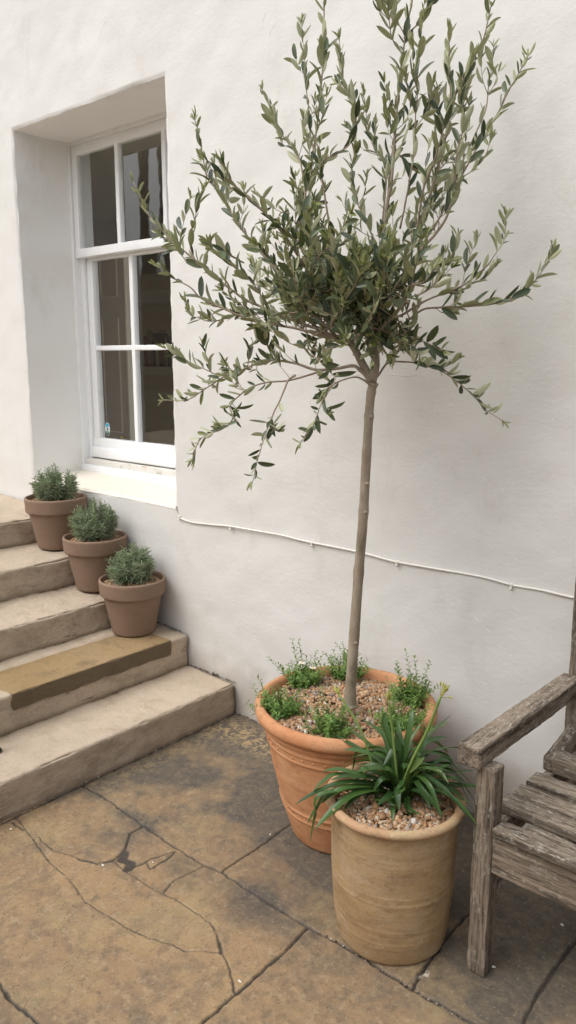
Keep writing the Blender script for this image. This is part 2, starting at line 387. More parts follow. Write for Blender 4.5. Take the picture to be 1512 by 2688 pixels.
M['daisy_leaf'] = leafmat('small_herb_leaf', (.11, .22, .045), (.19, .31, .06), (.17, .28, .08), (.23, .34, .11), (.25, .36, .08), .5, .2)
M['strap_leaf'] = leafmat('strap_leaf', (.020, .055, .016), (.065, .135, .03), (.035, .08, .025), (.08, .155, .04), (.34, .42, .06), .32, .15)
k = NT('olive_bark', .85, .2); k.base(k.mix(k.ramp(k.noise(22, 6, .65, k.map((1, 1, .35))), [(.35, 0), (.65, 1)]), k.mix(k.ramp(k.noise(9, 4), [(.45, 0), (.6, 1)]), (.25, .195, .135), (.15, .135, .085)), (.37, .31, .24))); k.bump(k.noise(90, 5, .65, k.map((1, 1, .5))), .002, .8); M['bark'] = k.m
k = NT('young_bark', .7, .3); k.base(k.mix(k.noise(30, 3), (.27, .19, .15), (.32, .27, .19))); M['twig'] = k.m
k = NT('green_stem', .5, .4); k.base((.18, .27, .07)); M['stem'] = k.m
k = NT('olive_skin', .3, .5); k.base((.22, .28, .06)); M['fruit'] = k.m

# ------------------------------------------------------------------ house wall with window opening
OX0, OX1, OZ0, OZ1, GY = -4.035, -2.79, .918, 2.785, .33
house = thing('house', 'white rendered house wall with a deep window opening, behind the olive tree', 'house')
def axis(pts):
    out = []
    for a, b, s in pts: out += list(np.linspace(a, b, max(1, int(round((b-a)/s))), endpoint=False))
    return np.array(out+[pts[-1][1]])
xs = axis([(-9, -5.2, .2), (-5.2, OX0-.02, .02), (OX0-.02, OX0, .006), (OX0, OX1, .02), (OX1, OX1+.02, .006), (OX1+.02, .3, .02), (.3, 3, .2)])
zs = axis([(-.06, OZ0-.02, .02), (OZ0-.02, OZ0, .006), (OZ0, OZ1, .02), (OZ1, OZ1+.02, .006), (OZ1+.02, 4.0, .02), (4.0, 6.0, .2)])
X, Z = np.meshgrid(xs, zs, indexing='ij')
P = np.stack([X, 0*X, Z], -1)
def wallY(P):
    y = .0045*fbm(P, 1.7, 3, 3)+.0022*fbm(P, 7, 11, 3)
    low = np.clip((.85-P[..., 2])/.8, 0, 1)
    y = y+low*.006*fbm(P, 4, 31, 3) - .004*np.clip(1-P[..., 2]/.05, 0, 1)
    return y
Y = wallY(P)
e = 0*X+1
dx = np.maximum(np.maximum(OX0-X, X-OX1), 0); dz = np.maximum(np.maximum(OZ0-Z, Z-OZ1), 0); dd = np.hypot(dx, dz)
rnd = np.clip(1-dd/.012, 0, 1); P[..., 1] = Y*(1-rnd)+rnd*(.005)
# ragged edge of the opening
edge = (dd < 1e-6); 
P[..., 0] += np.where((np.abs(X-OX0) < 1e-6) | (np.abs(X-OX1) < 1e-6), .004*fbm(P, 14, 5, 3), 0)*(Z > OZ0-1e-6)*(Z < OZ1+1e-6)
P[..., 2] += np.where((np.abs(Z-OZ0) < 1e-6) | (np.abs(Z-OZ1) < 1e-6), .004*fbm(P, 11, 6, 3), 0)*(X > OX0-1e-6)*(X < OX1+1e-6)
F = grid_faces(len(xs), len(zs), flip=False)
cx = (xs[:-1]+xs[1:])/2; cz = (zs[:-1]+zs[1:])/2
keep = ~((cx[:, None] > OX0) & (cx[:, None] < OX1) & (cz[None] > OZ0) & (cz[None] < OZ1)).reshape(-1)
mb = MB(); mb.add(P, F[keep])
# fine trowel ridges and mended cracks standing out of the render
def ridge(px, r=.0016, y=-.0005, jit=.004):
    Q = smooth_path([at(a, b, 0) for a, b in px], 26); Q[:, 0] += jit*noise(Q, 30, 2); Q[:, 2] += jit*noise(Q, 30, 8)
    Q[:, 1] = wallY(Q)+y; tube(mb, Q, r*(.75+.5*noise(Q, 60, 4)), 5)
for px in ([(1487, 1610), (1453, 1660), (1448, 1700), (1437, 1730), (1402, 1760), (1385, 1795)], [(1268, 1255), (1298, 1285), (1300, 1310), (1278, 1338)],
           [(258, 105), (278, 58), (300, 62), (298, 95), (285, 115)], [(688, 80), (697, 35), (720, 60), (708, 95)], [(320, 1288), (305, 1330), (298, 1360)],
           [(632, 120), (650, 108)], [(80, 20), (72, 160), (86, 262)], [(1256, 350), (1290, 332), (1332, 326)], [(1240, 1610), (1265, 1640), (1290, 1660)]):
    ridge(px, .0008, .0001)
ridge([(754, 982), (900, 984), (1095, 986)], .0014, .0, .001); ridge([(0, 970), (72, 972)], .0012, 0, .001); ridge([(1018, 990), (1016, 1200), (1014, 1400)], .0008, 0, .001)
wall = mb.build('wall', M['plaster'], house)
# reveals
mb = MB()
ys = axis([(.005, .025, .006), (.025, .47, .02)])
def rev(fix, val, ax2, flip):
    A, B = np.meshgrid(ax2, ys, indexing='ij'); Q = np.zeros(A.shape+(3,))
    Q[..., 0] = val if fix == 'x' else A; Q[..., 2] = val if fix == 'z' else A; Q[..., 1] = B
    edge = np.clip(1-(B-.005)/.03, 0, 1)
    n_ = .004*fbm(np.stack([Q[..., 0], 0*B, Q[..., 2]], -1), 14 if fix == 'x' else 11, 5 if fix == 'x' else 6, 3)*edge + .003*fbm(Q, 5, 9, 3)*(1-edge)
    if fix == 'x': Q[..., 0] += n_
    else: Q[..., 2] += n_
    mb.add(Q, grid_faces(len(ax2), len(ys), flip=flip))
za = axis([(OZ0, OZ1, .02)]); xa = axis([(OX0, OX1, .02)])
rev('x', OX0, za, True); rev('x', OX1, za, False); rev('z', OZ1, xa, True)
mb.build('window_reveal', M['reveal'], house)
mb = MB()
A, B = np.meshgrid(axis([(OX0-.002, OX1+.002, .02)]), axis([(-.004, .02, .004), (.02, .34, .02)]), indexing='ij')
Q = np.stack([A, B, OZ0+.002+.02*np.clip(B/.33, 0, 1)+.0025*fbm(np.stack([A, B, 0*A], -1), 8, 4, 3)-.012*np.clip(1-(B+.004)/.014, 0, 1)**2], -1)
mb.add(Q, grid_faces(*A.shape)); mb.build('window_sill', M['sill'], house)

# ------------------------------------------------------------------ sash window
win = bpy.data.objects.new('sash_window', None); COL.objects.link(win); win.parent = house
def wbox(mb, x0, x1, y0, y1, z0, z1, r=.003, s=0): rough_box(mb, (x0, y0, z0), (x1, y1, z1), .06, r, .0012, 18, s, chip=.001)
mb = MB()
X0, X1 = OX0-.004, OX1+.004
wbox(mb, X0, X0+.022, .328, .44, .925, 2.79); wbox(mb, X1-.022, X1, .328, .44, .925, 2.79)
wbox(mb, X0+.02, X1-.02, .329, .40, 2.764, 2.79)
wbox(mb, X0+.018, X0+.05, .372, .45, .95, 2.78); wbox(mb, X1-.05, X1-.018, .372, .45, .95, 2.78)
wbox(mb, X0, X1, .318, .40, .922, .978, .004)
mb.build('window_frame', M['paint'], win)
mb = MB(); rough_box(mb, (X0+.02, .335, .972), (X1-.02, .44, 1.012), .03, .004, .003, 25, 3); mb.build('weathered_sill_strip', M['worn'], win)
# upper sash
ux0, ux1, uz0, uz1 = -4.013, -2.812, 2.165, 2.764
gx = [(-3.968, -3.628), (-3.584, -3.241), (-3.197, -2.857)]
mb = MB(); y0, y1 = .338, .378
wbox(mb, ux0, gx[0][0], y0, y1, uz0, uz1); wbox(mb, gx[2][1], ux1, y0, y1, uz0, uz1)
wbox(mb, ux0+.002, ux1-.002, y0-.003, y1+.002, uz0, 2.212); wbox(mb, ux0+.002, ux1-.002, y0+.002, y1-.002, 2.712, uz1-.001)
for a, b in ((gx[0][1], gx[1][0]), (gx[1][1], gx[2][0])): wbox(mb, a+.006, b-.006, y0+.003, y1-.003, 2.205, 2.72, .006)
us = mb.build('upper_sash', M['paint'], win)
# lower sash
lx0, lx1, lz0, lz1 = -3.985, -2.84, 1.05, 2.195
hx = [(-3.932, -3.602), (-3.560, -3.240), (-3.198, -2.893)]
mb = MB(); y0, y1 = .388, .43
wbox(mb, lx0, hx[0][0], y0, y1, lz0, lz1); wbox(mb, hx[2][1], lx1, y0, y1, lz0, lz1)
wbox(mb, lx0+.002, lx1-.002, y0+.002, y1-.002, 2.15, lz1-.001)
wbox(mb, lx0-.004, lx1+.004, y0-.005, y1+.002, 1.075, 1.135); rough_box(mb, (lx0-.012, y0-.028, 1.018), (lx1+.012, y1+.004, 1.082), .05, .012, .001, 18, 4)
for a, b in ((hx[0][1], hx[1][0]), (hx[1][1], hx[2][0])): wbox(mb, a+.005, b-.005, y0+.003, y1-.003, 1.13, 2.155, .006)
wbox(mb, hx[0][0]-.004, hx[2][1]+.004, y0+.004, y1-.004, 1.646, 1.674, .005)
ls = mb.build('lower_sash', M['paint'], win)
def pane(x0, x1, z0, z1, y):
    mb = MB(); mb.add([(x0, y, z0), (x1, y, z0), (x1, y, z1), (x0, y, z1)], [[0, 1, 2, 3]]); mb.build('glass_pane', M['glass'], win, False)
for a, b in gx: pane(a-.004, b+.004, 2.208, 2.716, .360)
for a, b in hx: pane(a-.004, b+.004, 1.130, 1.650, .409); pane(a-.004, b+.004, 1.670, 2.154, .409)
# alarm sticker inside the lower left pane: octagon
sc_ = at(282, 1126, .406)
def octo(mb, w, h, t, y, z0=-1, z1=1, mi=0):
    pts = [(-.42, 1), (.42, 1), (1, .42), (1, -.42), (.42, -1), (-.42, -1), (-1, -.42), (-1, .42)]
    pts = [(a*w, b*h) for a, b in pts]
    def clip(pts, lim, keep):
        out = []
        for i in range(len(pts)):
            p, q = pts[i], pts[(i+1) % len(pts)]; ip, iq = keep(p[1], lim), keep(q[1], lim)
            if ip: out.append(p)
            if ip != iq: t_ = (lim-p[1])/(q[1]-p[1]); out.append((p[0]+(q[0]-p[0])*t_, lim))
        return out
    if z1 < 1: pts = clip(pts, z1*h, lambda v, l: v <= l)
    if z0 > -1: pts = clip(pts, z0*h, lambda v, l: v >= l)
    n = len(pts); V = [(sc_[0]+a, y, sc_[2]+b) for a, b in pts]+[(sc_[0]+a, y+t, sc_[2]+b) for a, b in pts]
    mb.add(V, [list(range(n)), list(range(2*n-1, n-1, -1))]+[[i, i+n, (i+1) % n+n, (i+1) % n] for i in range(n)], None, mi)
mb = MB(); mats = [flat('sticker_pale', (.62, .70, .66), .4), flat('sticker_blue', (.06, .38, .60), .4), flat('sticker_green', (.03, .10, .08), .4), flat('sticker_dark', (.05, .06, .05), .4)]
octo(mb, .0225, .0375, .001, .4065, mi=0); octo(mb, .0195, .035, .001, .4058, .38, 1, 1); octo(mb, .0195, .035, .001, .4058, -1, -.42, 2)
for (ox, oz, rx, rz) in ((-.003, .005, .004, .007), (.004, .000, .004, .006), (.0015, -.006, .006, .0035)):
    th = np.linspace(0, 2*np.pi, 14, endpoint=False)
    mb.add([(sc_[0]+ox+rx*math.cos(t), .4055, sc_[2]+oz+rz*math.sin(t)) for t in th], [list(range(14))], None, 3)
th = np.linspace(0, 2*np.pi, 12, endpoint=False)
mb.add([(sc_[0]-.003+.0018*math.cos(t), .4052, sc_[2]+.005+.0045*math.sin(t)) for t in th], [list(range(12))], None, 0)
mb.add([(sc_[0]-.009, .4052, sc_[2]-.0215), (sc_[0]+.009, .4052, sc_[2]-.0215), (sc_[0]+.009, .4052, sc_[2]-.0185), (sc_[0]-.009, .4052, sc_[2]-.0185)], [[0, 1, 2, 3]], None, 0)
stk = mb.build('alarm_sticker', mats, None, False); tag(stk, 'small blue and white octagonal sticker inside the lower left window pane', 'sticker')

# ------------------------------------------------------------------ room behind the window
mb = MB()
def quad(a, b, c, d): mb.add([a, b, c, d], [[0, 1, 2, 3]])
RX0, RX1, RY0, RY1, RZ0, RZ1 = -7.2, -2.45, .47, 2.6, .2, 2.95
quad((RX0, RY1, RZ0), (RX1, RY1, RZ0), (RX1, RY1, RZ1), (RX0, RY1, RZ1)); quad((RX0, RY0, RZ0), (RX0, RY1, RZ0), (RX0, RY1, RZ1), (RX0, RY0, RZ1))
quad((RX1, RY0, RZ0), (RX1, RY1, RZ0), (RX1, RY1, .6), (RX1, RY0, .6)); quad((RX0, RY0, RZ0), (RX1, RY0, RZ0), (RX1, RY1, RZ0), (RX0, RY1, RZ0))  # right wall stops low, an opening added so sky light brightens the room
quad((RX0, RY0, RZ1), (RX1, RY0, RZ1), (RX1, RY1, RZ1), (RX0, RY1, RZ1))
quad((RX0, RY0, RZ0), (X0, RY0, RZ0), (X0, RY0, RZ1), (RX0, RY0, RZ1)); quad((X1, RY0, RZ0), (RX1, RY0, RZ0), (RX1, RY0, RZ1), (X1, RY0, RZ1))
quad((X0, RY0, RZ0), (X1, RY0, RZ0), (X1, RY0, .93), (X0, RY0, .93)); quad((X0, RY0, 2.785), (X1, RY0, 2.785), (X1, RY0, RZ1), (X0, RY0, RZ1))
mb.build('room_interior', M['room'], house, False)
door = thing('panelled_door', 'brown pine panelled door standing inside the room behind the lower left panes', 'door', (-4.5, .9, .25))
mb = MB(); rough_box(mb, (-4.78, .90, .25), (-4.305, .935, 2.32), .2, .004, 0); mb.build('door_leaf', M['pine'], door)
mb = MB()
for z0, z1 in ((2.0, 2.27), (1.10, 1.87)):
    for a in ((-4.575, z0, -4.565, z1), (-4.395, z0, -4.385, z1), (-4.575, z0, -4.385, z0+.008), (-4.575, z1-.008, -4.385, z1)):
        rough_box(mb, (a[0], .892, a[1]), (a[2], .9, a[3]), .3, .002, 0)
rough_box(mb, (-4.312, .893, .25), (-4.30, .94, 2.32), .3, .002, 0)
mb.build('panel_moulding', M['pine_bead'], door)
mb = MB(); lathe(mb, [(0, -.02), (.018, -.018), (.022, 0), (.014, .014), (.006, .02), (.006, .04)], 20); kn = mb.build('door_knob', M['brass'], door, True, loc=(0, 0, 0)); kn.location = (.14, -.04, .82); kn.rotation_euler = (-math.pi/2, 0, 0)
shelf = thing('wall_shelf', 'pale painted shelf boards on the back wall of the room, seen through the right panes', 'shelf', (-5.7, 2.4, 1.45))
for z0, z1 in ((1.45, 1.53), (2.10, 2.20)):
    mb = MB(); rough_box(mb, (-7.0, 2.3, z0), (-4.4, 2.58, z1), .3, .003, 0); mb.build('shelf_board', M['shelf'], shelf)
bcol = [(.25, .1, .1), (.3, .25, .2), (.08, .09, .11), (.45, .42, .36), (.20, .14, .1), (.35, .3, .25), (.1, .14, .2), (.5, .5, .46)]
bx = -5.96
names = ['dark red', 'grey brown', 'near black', 'cream', 'brown', 'tan', 'navy', 'white']
for i, w in enumerate((.05, .08, .035, .05, .075, .05, .04, .07)):
    h = [.28, .33, .30, .22, .24, .26, .27, .29][i]
    mb = MB(); rough_box(mb, (bx, 2.34, 1.531), (bx+w-.006, 2.50, 1.531+h), .2, .003, 0)
    tag(mb.build('book', flat('book_cover', bcol[i])), '%s book standing on the lower shelf inside the room' % names[i], 'book', 'books on the shelf inside'); bx += w

# ------------------------------------------------------------------ opposite side of the courtyard (mirrored in the panes, plus an added unseen shade wall)
mb = MB(); rough_box(mb, (-11.4, -4.1, 0), (-7.2, -3.7, 2.72), .25, .02, .012, 4, 1); 
for r_ in range(9): rough_box(mb, (-11.42, -3.7, .02+r_*.3), (-7.2, -3.68+.006*(r_ % 2), .29+r_*.3), .25, .012, .012, 6, r_)
rough_box(mb, (-7.2, -6.4, 0), (6, -6.0, 2.5), .3, .02, .012, 4, 1)  # added wall behind the camera, unseen, put there to dim the lower house wall
tag(mb.build('boundary_and_shade_wall', M['step']), 'coursed stone courtyard wall mirrored in the window panes, plus an added unseen wall that shades the yard', 'wall')
rail = thing('railing', 'dark railing above the courtyard wall, seen only as a reflection in the window panes', 'railing', (-8.5, -3.7, 2.72))
for px_ in (-8.62, -8.2):
    mb = MB(); rough_box(mb, (px_-.05, -3.85, 2.72), (px_+.05, -3.75, 5.0), .3, .005, 0); mb.build('post', M['iron'], rail)
mb = MB(); rough_box(mb, (-9.3, -3.83, 2.98), (-6, -3.77, 3.03), .3, .005, 0); mb.build('top_rail', M['iron'], rail)
for q in range(22):
    mb = MB(); tube(mb, [(-9.2+q*.145, -3.8, 2.72), (-9.2+q*.145, -3.8, 3.0)], .014 if q % 3 else .04, 6); mb.build('bar', M['iron'], rail)

# ------------------------------------------------------------------ ground: paving with joints and cracks carved in
gxs = axis([(-12, -2.5, .5), (-2.5, .12, .0032), (.15, 6, .3)])
gys = axis([(-10, -1.8, .4), (-1.8, .012, .0032), (.012, .2, .1)])
X, Yg = np.meshgrid(gxs, gys, indexing='ij'); P = np.stack([X, Yg, 0*X], -1)
wx = X+.0025*fbm(P, 11, 40, 3)+.0022*fbm(P, 55, 43, 2); wy = Yg+.0025*fbm(P, 11, 41, 3)+.0022*fbm(P, 55, 44, 2)
joint = np.zeros(X.shape); depth = np.zeros(X.shape)
def carve(line, w, dep, raw=False):
    global joint, depth
    L = np.array(line); 
    for a, b in zip(L[:-1], L[1:]):
        lo = np.minimum(a, b)-.05; hi = np.maximum(a, b)+.05
        i0, i1 = np.searchsorted(gxs, [lo[0], hi[0]]); j0, j1 = np.searchsorted(gys, [lo[1], hi[1]])
        if i1 <= i0 or j1 <= j0: continue
        x = wx[i0:i1, j0:j1]; y = wy[i0:i1, j0:j1]; d = b-a; t = np.clip(((x-a[0])*d[0]+(y-a[1])*d[1])/(d@d+1e-12), 0, 1)
        ds = np.hypot(x-a[0]-t*d[0], y-a[1]-t*d[1])
        ww = w*(1+.45*noise(P[i0:i1, j0:j1], 28, 50)); g = np.clip((ww-ds)/max(w*.5, .0016)+.45, 0, 1); g = g*g*(3-2*g)
        joint[i0:i1, j0:j1] = np.maximum(joint[i0:i1, j0:j1], g)
        depth[i0:i1, j0:j1] = np.maximum(depth[i0:i1, j0:j1], g*dep)
J1 = [(-2.42, -.836), (-2.208, -.833), (-2.026, -.845), (-1.81, -.851), (-1.70, -.851), (-1.62, -.841), (-1.42, -.845), (-1.26, -.843), (-1.14, -.835), (-.96, -.834), (-.74, -.826), (-.4, -.83), (.1, -.82), (3, -.83)]
carve(J1, .0046, .009)
carve([(-1.62, -.84), (-1.624, -.66), (-1.627, -.5), (-1.62, 0.0)], .0036, .007)
carve([(-1.255, -.845), (-1.246, -.937), (-1.24, -1.137), (-1.239, -1.27), (-1.24, -1.54)], .0038, .007)
carve([(-.912, -.833), (-.929, -.735), (-.943, -.606), (-.943, -.475), (-.945, 0)], .0040, .009)
carve([(-.64, -.83), (-.649, -.743), (-.667, -.561), (-.663, -.381), (-.665, 0)], .0040, .009)
carve([(-3, -1.54), (-1.724, -1.536), (-1.653, -1.542), (-1.539, -1.537), (-1.24, -1.54), (1, -1.54)], .0045, .008)
carve([(-1.80, -1.54), (-1.80, -2.4)], .006, .009)
carve([(-2.42, -1.11), (-2.351, -1.119), (-2.227, -1.142), (-2.054, -1.173), (-1.932, -1.183), (-1.826, -1.204), (-1.758, -1.201), (-1.677, -1.19), (-1.569, -1.174), (-1.498, -1.147), (-1.445, -1.134), (-1.377, -1.078)], .0018, .004)
carve([(-2.225, -1.124), (-2.121, -1.128), (-2.02, -1.095), (-1.945, -1.07), (-1.929, -1.035)], .0017, .004)
carve([(-2.02, -1.095), (-1.96, -1.07), (-1.929, -1.035)], .0042, .006)
carve([(-1.929, -1.035), (-1.841, -1.037), (-1.782, -1.036), (-1.684, -1.029), (-1.639, -1.02), (-1.559, -1.019), (-1.483, -1.017), (-1.433, -1.037), (-1.373, -1.075), (-1.31, -1.105), (-1.248, -1.148)], .0018, .004)
carve([(-2.001, -.848), (-2.0, -.909), (-1.947, -.966), (-1.929, -1.035)], .0040, .005)
carve([(-1.433, -1.037), (-1.395, -1.06), (-1.373, -1.08)], .0045, .004); carve([(-1.31, -1.105), (-1.248, -1.148)], .0026, .005)
carve([(-1.86, -1.036), (-1.845, -.987), (-1.84, -.942), (-1.81, -.866)], .0036, .005)
carve([(-1.93, -.985), (-1.91, -1.01), (-1.875, -1.0), (-1.86, -1.025)], .014, .005)
carve([(-1.845, -.96), (-1.80, -.98), (-1.80, -.90), (-1.81, -.866)], .003, .004)
carve([(-1.689, -.848), (-1.705, -.955), (-1.681, -1.027)], .0018, .004)
carve([(-2.37, -1.14), (-2.30, -1.135)], .005, .005)
# joint along the foot of the wall and the first step
carve([(-2.4, .0), (-1.0, .0), (2, .0)], .010, .008); carve([(-2.394, .0), (-2.392, -1.0), (-2.392, -3)], .006, .008)
big = fbm(P, 1.6, 60, 4); mid = fbm(P, 5.5, 61, 4); fine = fbm(P, 17, 62, 4)
def blob(cx_, cy_, rx, ry): return np.exp(-(((X-cx_)/rx)**2+((Yg-cy_)/ry)**2))
st = np.zeros(X.shape)
st += 1.2*np.clip((Yg+.74+.18*mid)/.34, 0, 1)*(Yg > -.84)          # damp strip beside the wall
st += .9*blob(-1.35, -.55, .5, .30) + .9*blob(-.75, -.25, .6, .45)
st += .55*blob(-2.05, -.98, .13, .05)+.5*blob(-1.72, -.93, .12, .05)+.40*blob(-1.45, -.9, .25, .05)
st += .30*np.clip(mid*1.2-.35, 0, 1)+.35*np.clip(fine-.75, 0, 1)
st += .5*np.clip(1-np.abs(Yg+.84)/.05, 0, 1)*np.clip(.5+mid, 0, 1) + .5*np.clip(1-np.abs(X+2.39)/.05, 0, 1)*np.clip(.5+mid, 0, 1)
st *= np.clip(.88+.35*mid, .3, 1.3)
tone = np.clip(1.25*blob(-2.08, -.14, .36, .10)+.55*blob(-2.33, -.5, .06, .5)+.5*blob(-1.95, -.80, .5, .04)+.35*blob(-1.6, -1.45, .5, .10)+.3*blob(-.9, -1.05, .4, .15)+.35*blob(-.55, -.75, .3, .1)-.15, 0, 1)
sid0 = ((X > -1.62)*1+(X > -.93)*2+(X > -.655)*3)*(Yg > -.84)+((X > -1.245)*5+7)*((Yg < -.84) & (Yg > -1.54))+(Yg < -1.54)*(9+(X > -1.8)*2)
st = st+np.array([.10, .0, .0, .22, 0, 0, .18, 0, .0, .10, 0, .16, .12, 0, 0, 0, 0, 0, 0, 0])[np.clip(sid0.astype(int), 0, 19)]
mort = (blob(-.915, -.79, .016, .045) > .5)*np.clip(.5+fine*2, 0, 1)
slab_id = (X > -1.62).astype(int)+(X > -.93)*1+(X > -.655)*1+(Yg < -.84)*5+((Yg < -.84) & (X > -1.245))*3+(Yg < -1.54)*7
hgt = np.array([.0, .0012, -.001, .0015, 0, -.001, .0008, 0, 0, .0012, 0, .001, -.001, 0, 0, 0, 0, 0, 0, 0, 0, 0, .001, 0])[np.clip(slab_id, 0, 23)]
Zg = .0022*big+.0014*mid+.0006*fine+hgt-depth - np.clip(joint*0, 0, 1)
Zg = Zg-.0008*np.clip(tone*0, 0, 1)
P[..., 2] = Zg
mb = MB(); mb.add(P, grid_faces(*X.shape), col=np.stack([np.clip(joint, 0, 1), np.clip(st, 0, .93), tone, mort], -1).reshape(-1, 4))
tag(mb.build('paving', M['paving'], color=True), kind='structure')

# ------------------------------------------------------------------ steps
steps = thing('stone_steps', 'flight of worn pale stone steps rising left along the white wall', 'steps', (-2.4, 0, 0))
SD = [(-2.400, -2.715, .145, .148), (-2.715, -3.046, .301, .312), (-3.046, -3.344, .453, .475), (-3.344, -3.70, .618, .636), (-3.70, -6.4, .768, .86)]
for i, (xf, xb, zf, zb) in enumerate(SD):
    prev = SD[i-1][3] if i else 0
    zlo = prev-.03
    def warp(Q, xf=xf, xb=xb, zf=zf, zb=zb, zlo=zlo):
        t = (xf-Q[..., 0])/(xf-xb); w = np.clip((Q[..., 2]-zlo)/(zf-zlo), 0, 1)
        Q[..., 2] += np.clip(t, 0, 1.2)*(zb-zf)*w
        return Q
    mb = MB()
    rough_box(mb, (xb-.06 if i < 4 else -6.4, -3.2, zlo), (xf, -.003, zf), .0115, .013, .003, 22, 70+i, warp=warp, faces='XyYZ', chip=.017, amp2=.004, n2=6)
    if i == 1:      # rebate cut for the brown slab
        for a in mb.v:
            k_ = (a[:, 1] < -.118) & (a[:, 1] > -.923) & (a[:, 0] > -2.960) & (a[:, 2] > .238)
            a[k_, 2] = np.minimum(a[k_, 2], .296); a[k_, 0] = np.minimum(a[k_, 0], -2.7225)
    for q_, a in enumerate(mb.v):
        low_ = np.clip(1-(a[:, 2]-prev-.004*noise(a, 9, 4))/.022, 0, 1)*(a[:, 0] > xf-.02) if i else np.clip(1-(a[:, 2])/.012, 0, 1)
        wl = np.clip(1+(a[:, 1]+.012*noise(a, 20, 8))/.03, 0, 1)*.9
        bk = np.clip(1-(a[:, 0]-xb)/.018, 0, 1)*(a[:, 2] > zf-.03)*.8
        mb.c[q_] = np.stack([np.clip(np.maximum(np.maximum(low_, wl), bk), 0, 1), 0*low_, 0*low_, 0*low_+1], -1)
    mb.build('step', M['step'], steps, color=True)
mb = MB(); rough_box(mb, (-2.962, -.925, .20), (-2.7095, -.116, .3065), .01, .006, .0012, 25, 90, chip=.005, amp2=.001)
V = mb.v[-1]
for a in mb.v:                     # broken left end and cut right corner
    fr_ = np.clip((a[:, 2]-.232)/.002, 0, 1)
    a[:, 2] = np.maximum(a[:, 2], .236+.004*noise(a*np.array([1, 1, 0]), 20, 5))
    a[:, 1] += np.where(a[:, 1] < -.86, .05*np.clip((-2.75-a[:, 0])/.2, 0, 1)*-1+.012*noise(a, 30, 6), 0)
o_ = mb.build('inset_slab', M['slab'], steps); tag(o_, 'brown sandstone slab let into the second step')
hr = thing('handrail_post', 'black iron post foot on the lowest step at the left edge of the photo', 'post', (-2.615, -1.052, .147))
mb = MB(); lathe(mb, [(0, 0), (.017, 0), (.019, .006), (.014, .014), (.008, .02), (.008, .95), (0, .95)], 20, (-2.615, -1.052, .146)); mb.build('post', M['iron'], hr)

# ------------------------------------------------------------------ instancing of small shapes inside one mesh
def place(mb, T, F, pos, Rm, sc, col):
    """T (k,3) template, pos (n,3), Rm (n,3,3) columns = axes, sc (n,3) or (n,), col (n,4)"""
    n = len(pos); sc = np.asarray(sc, float); sc = sc[:, None]*np.ones(3) if sc.ndim == 1 else sc
    V = np.einsum('nij,nkj->nki', Rm, T[None]*sc[:, None, :])+np.asarray(pos)[:, None, :]
    k = len(T); Fa = np.asarray(F); FF = (Fa[None]+(np.arange(n)*k)[:, None, None]).reshape(-1, Fa.shape[1])
    mb.add(V.reshape(-1, 3), FF, np.repeat(np.asarray(col, float), k, axis=0))
import bmesh
bm = bmesh.new(); bmesh.ops.create_icosphere(bm, subdivisions=2, radius=.5); ICO = np.array([v.co[:] for v in bm.verts]); ICOF = np.array([[v.index for v in f.verts] for f in bm.faces]); bm.free()
PEB = []
for s_ in range(6):
    q = ICO*np.array([1.15, .85, .62])*(1+.28*noise(ICO, 1.7, 100+s_)[:, None]+.10*noise(ICO, 4, 200+s_)[:, None]); PEB.append(q)
PAL = np.array([(.48, .26, .12), (.40, .22, .11), (.55, .36, .20), (.60, .47, .32), (.33, .19, .11), (.50, .31, .17), (.62, .55, .45), (.28, .26, .25), (.45, .33, .22), (.70, .66, .58), (.22, .17, .13), (.42, .20, .09)])
PW = np.array([.14, .12, .14, .09, .10, .12, .06, .05, .08, .025, .045, .03]); PW = PW/PW.sum()
def randrot(n):
    q = rng.normal(size=(n, 4)); q /= np.linalg.norm(q, axis=1, keepdims=True); w, x, y, z = q.T
    return np.stack([np.stack([1-2*(y*y+z*z), 2*(x*y-z*w), 2*(x*z+y*w)], -1), np.stack([2*(x*y+z*w), 1-2*(x*x+z*z), 2*(y*z-x*w)], -1), np.stack([2*(x*z-y*w), 2*(y*z+x*w), 1-2*(x*x+y*y)], -1)], 1)
def gravel(name, c, r, z, n, size, mound=.012, bias=None, hole=0):
    mb = MB(); t = rng.uniform(0, 2*np.pi, n); rr = r*np.sqrt(rng.uniform(0, 1, n)); x = c[0]+rr*np.cos(t); y = c[1]+rr*np.sin(t)
    h = z+mound*(1-(rr/r)**2)+.006*noise(np.stack([x, y, 0*x], -1), 14, 5)+rng.uniform(-.003, .005, n)
    s = size*np.exp(rng.normal(0, .28, n)); w = PW if bias is None else bias
    col = np.concatenate([PAL[rng.choice(len(PAL), n, p=w)]*rng.uniform(.75, 1.12, (n, 1)), np.ones((n, 1))], 1)
    Rm = randrot(n); pid = rng.integers(0, 6, n)
    for p_ in range(6):
        k_ = pid == p_
        if k_.any(): place(mb, PEB[p_], ICOF, np.stack([x, y, h], -1)[k_], Rm[k_], s[k_], col[k_])
    # bed below
    th = np.linspace(0, 2*np.pi, 40, endpoint=False)
    V = [(c[0], c[1], z+mound-.006)]+[(c[0]+r*1.02*math.cos(a), c[1]+r*1.02*math.sin(a), z-.006) for a in th]
    mb.add(V, [[0, i+1, (i+1) % 40+1] for i in range(40)], (.10, .065, .04, 1))
    return mb
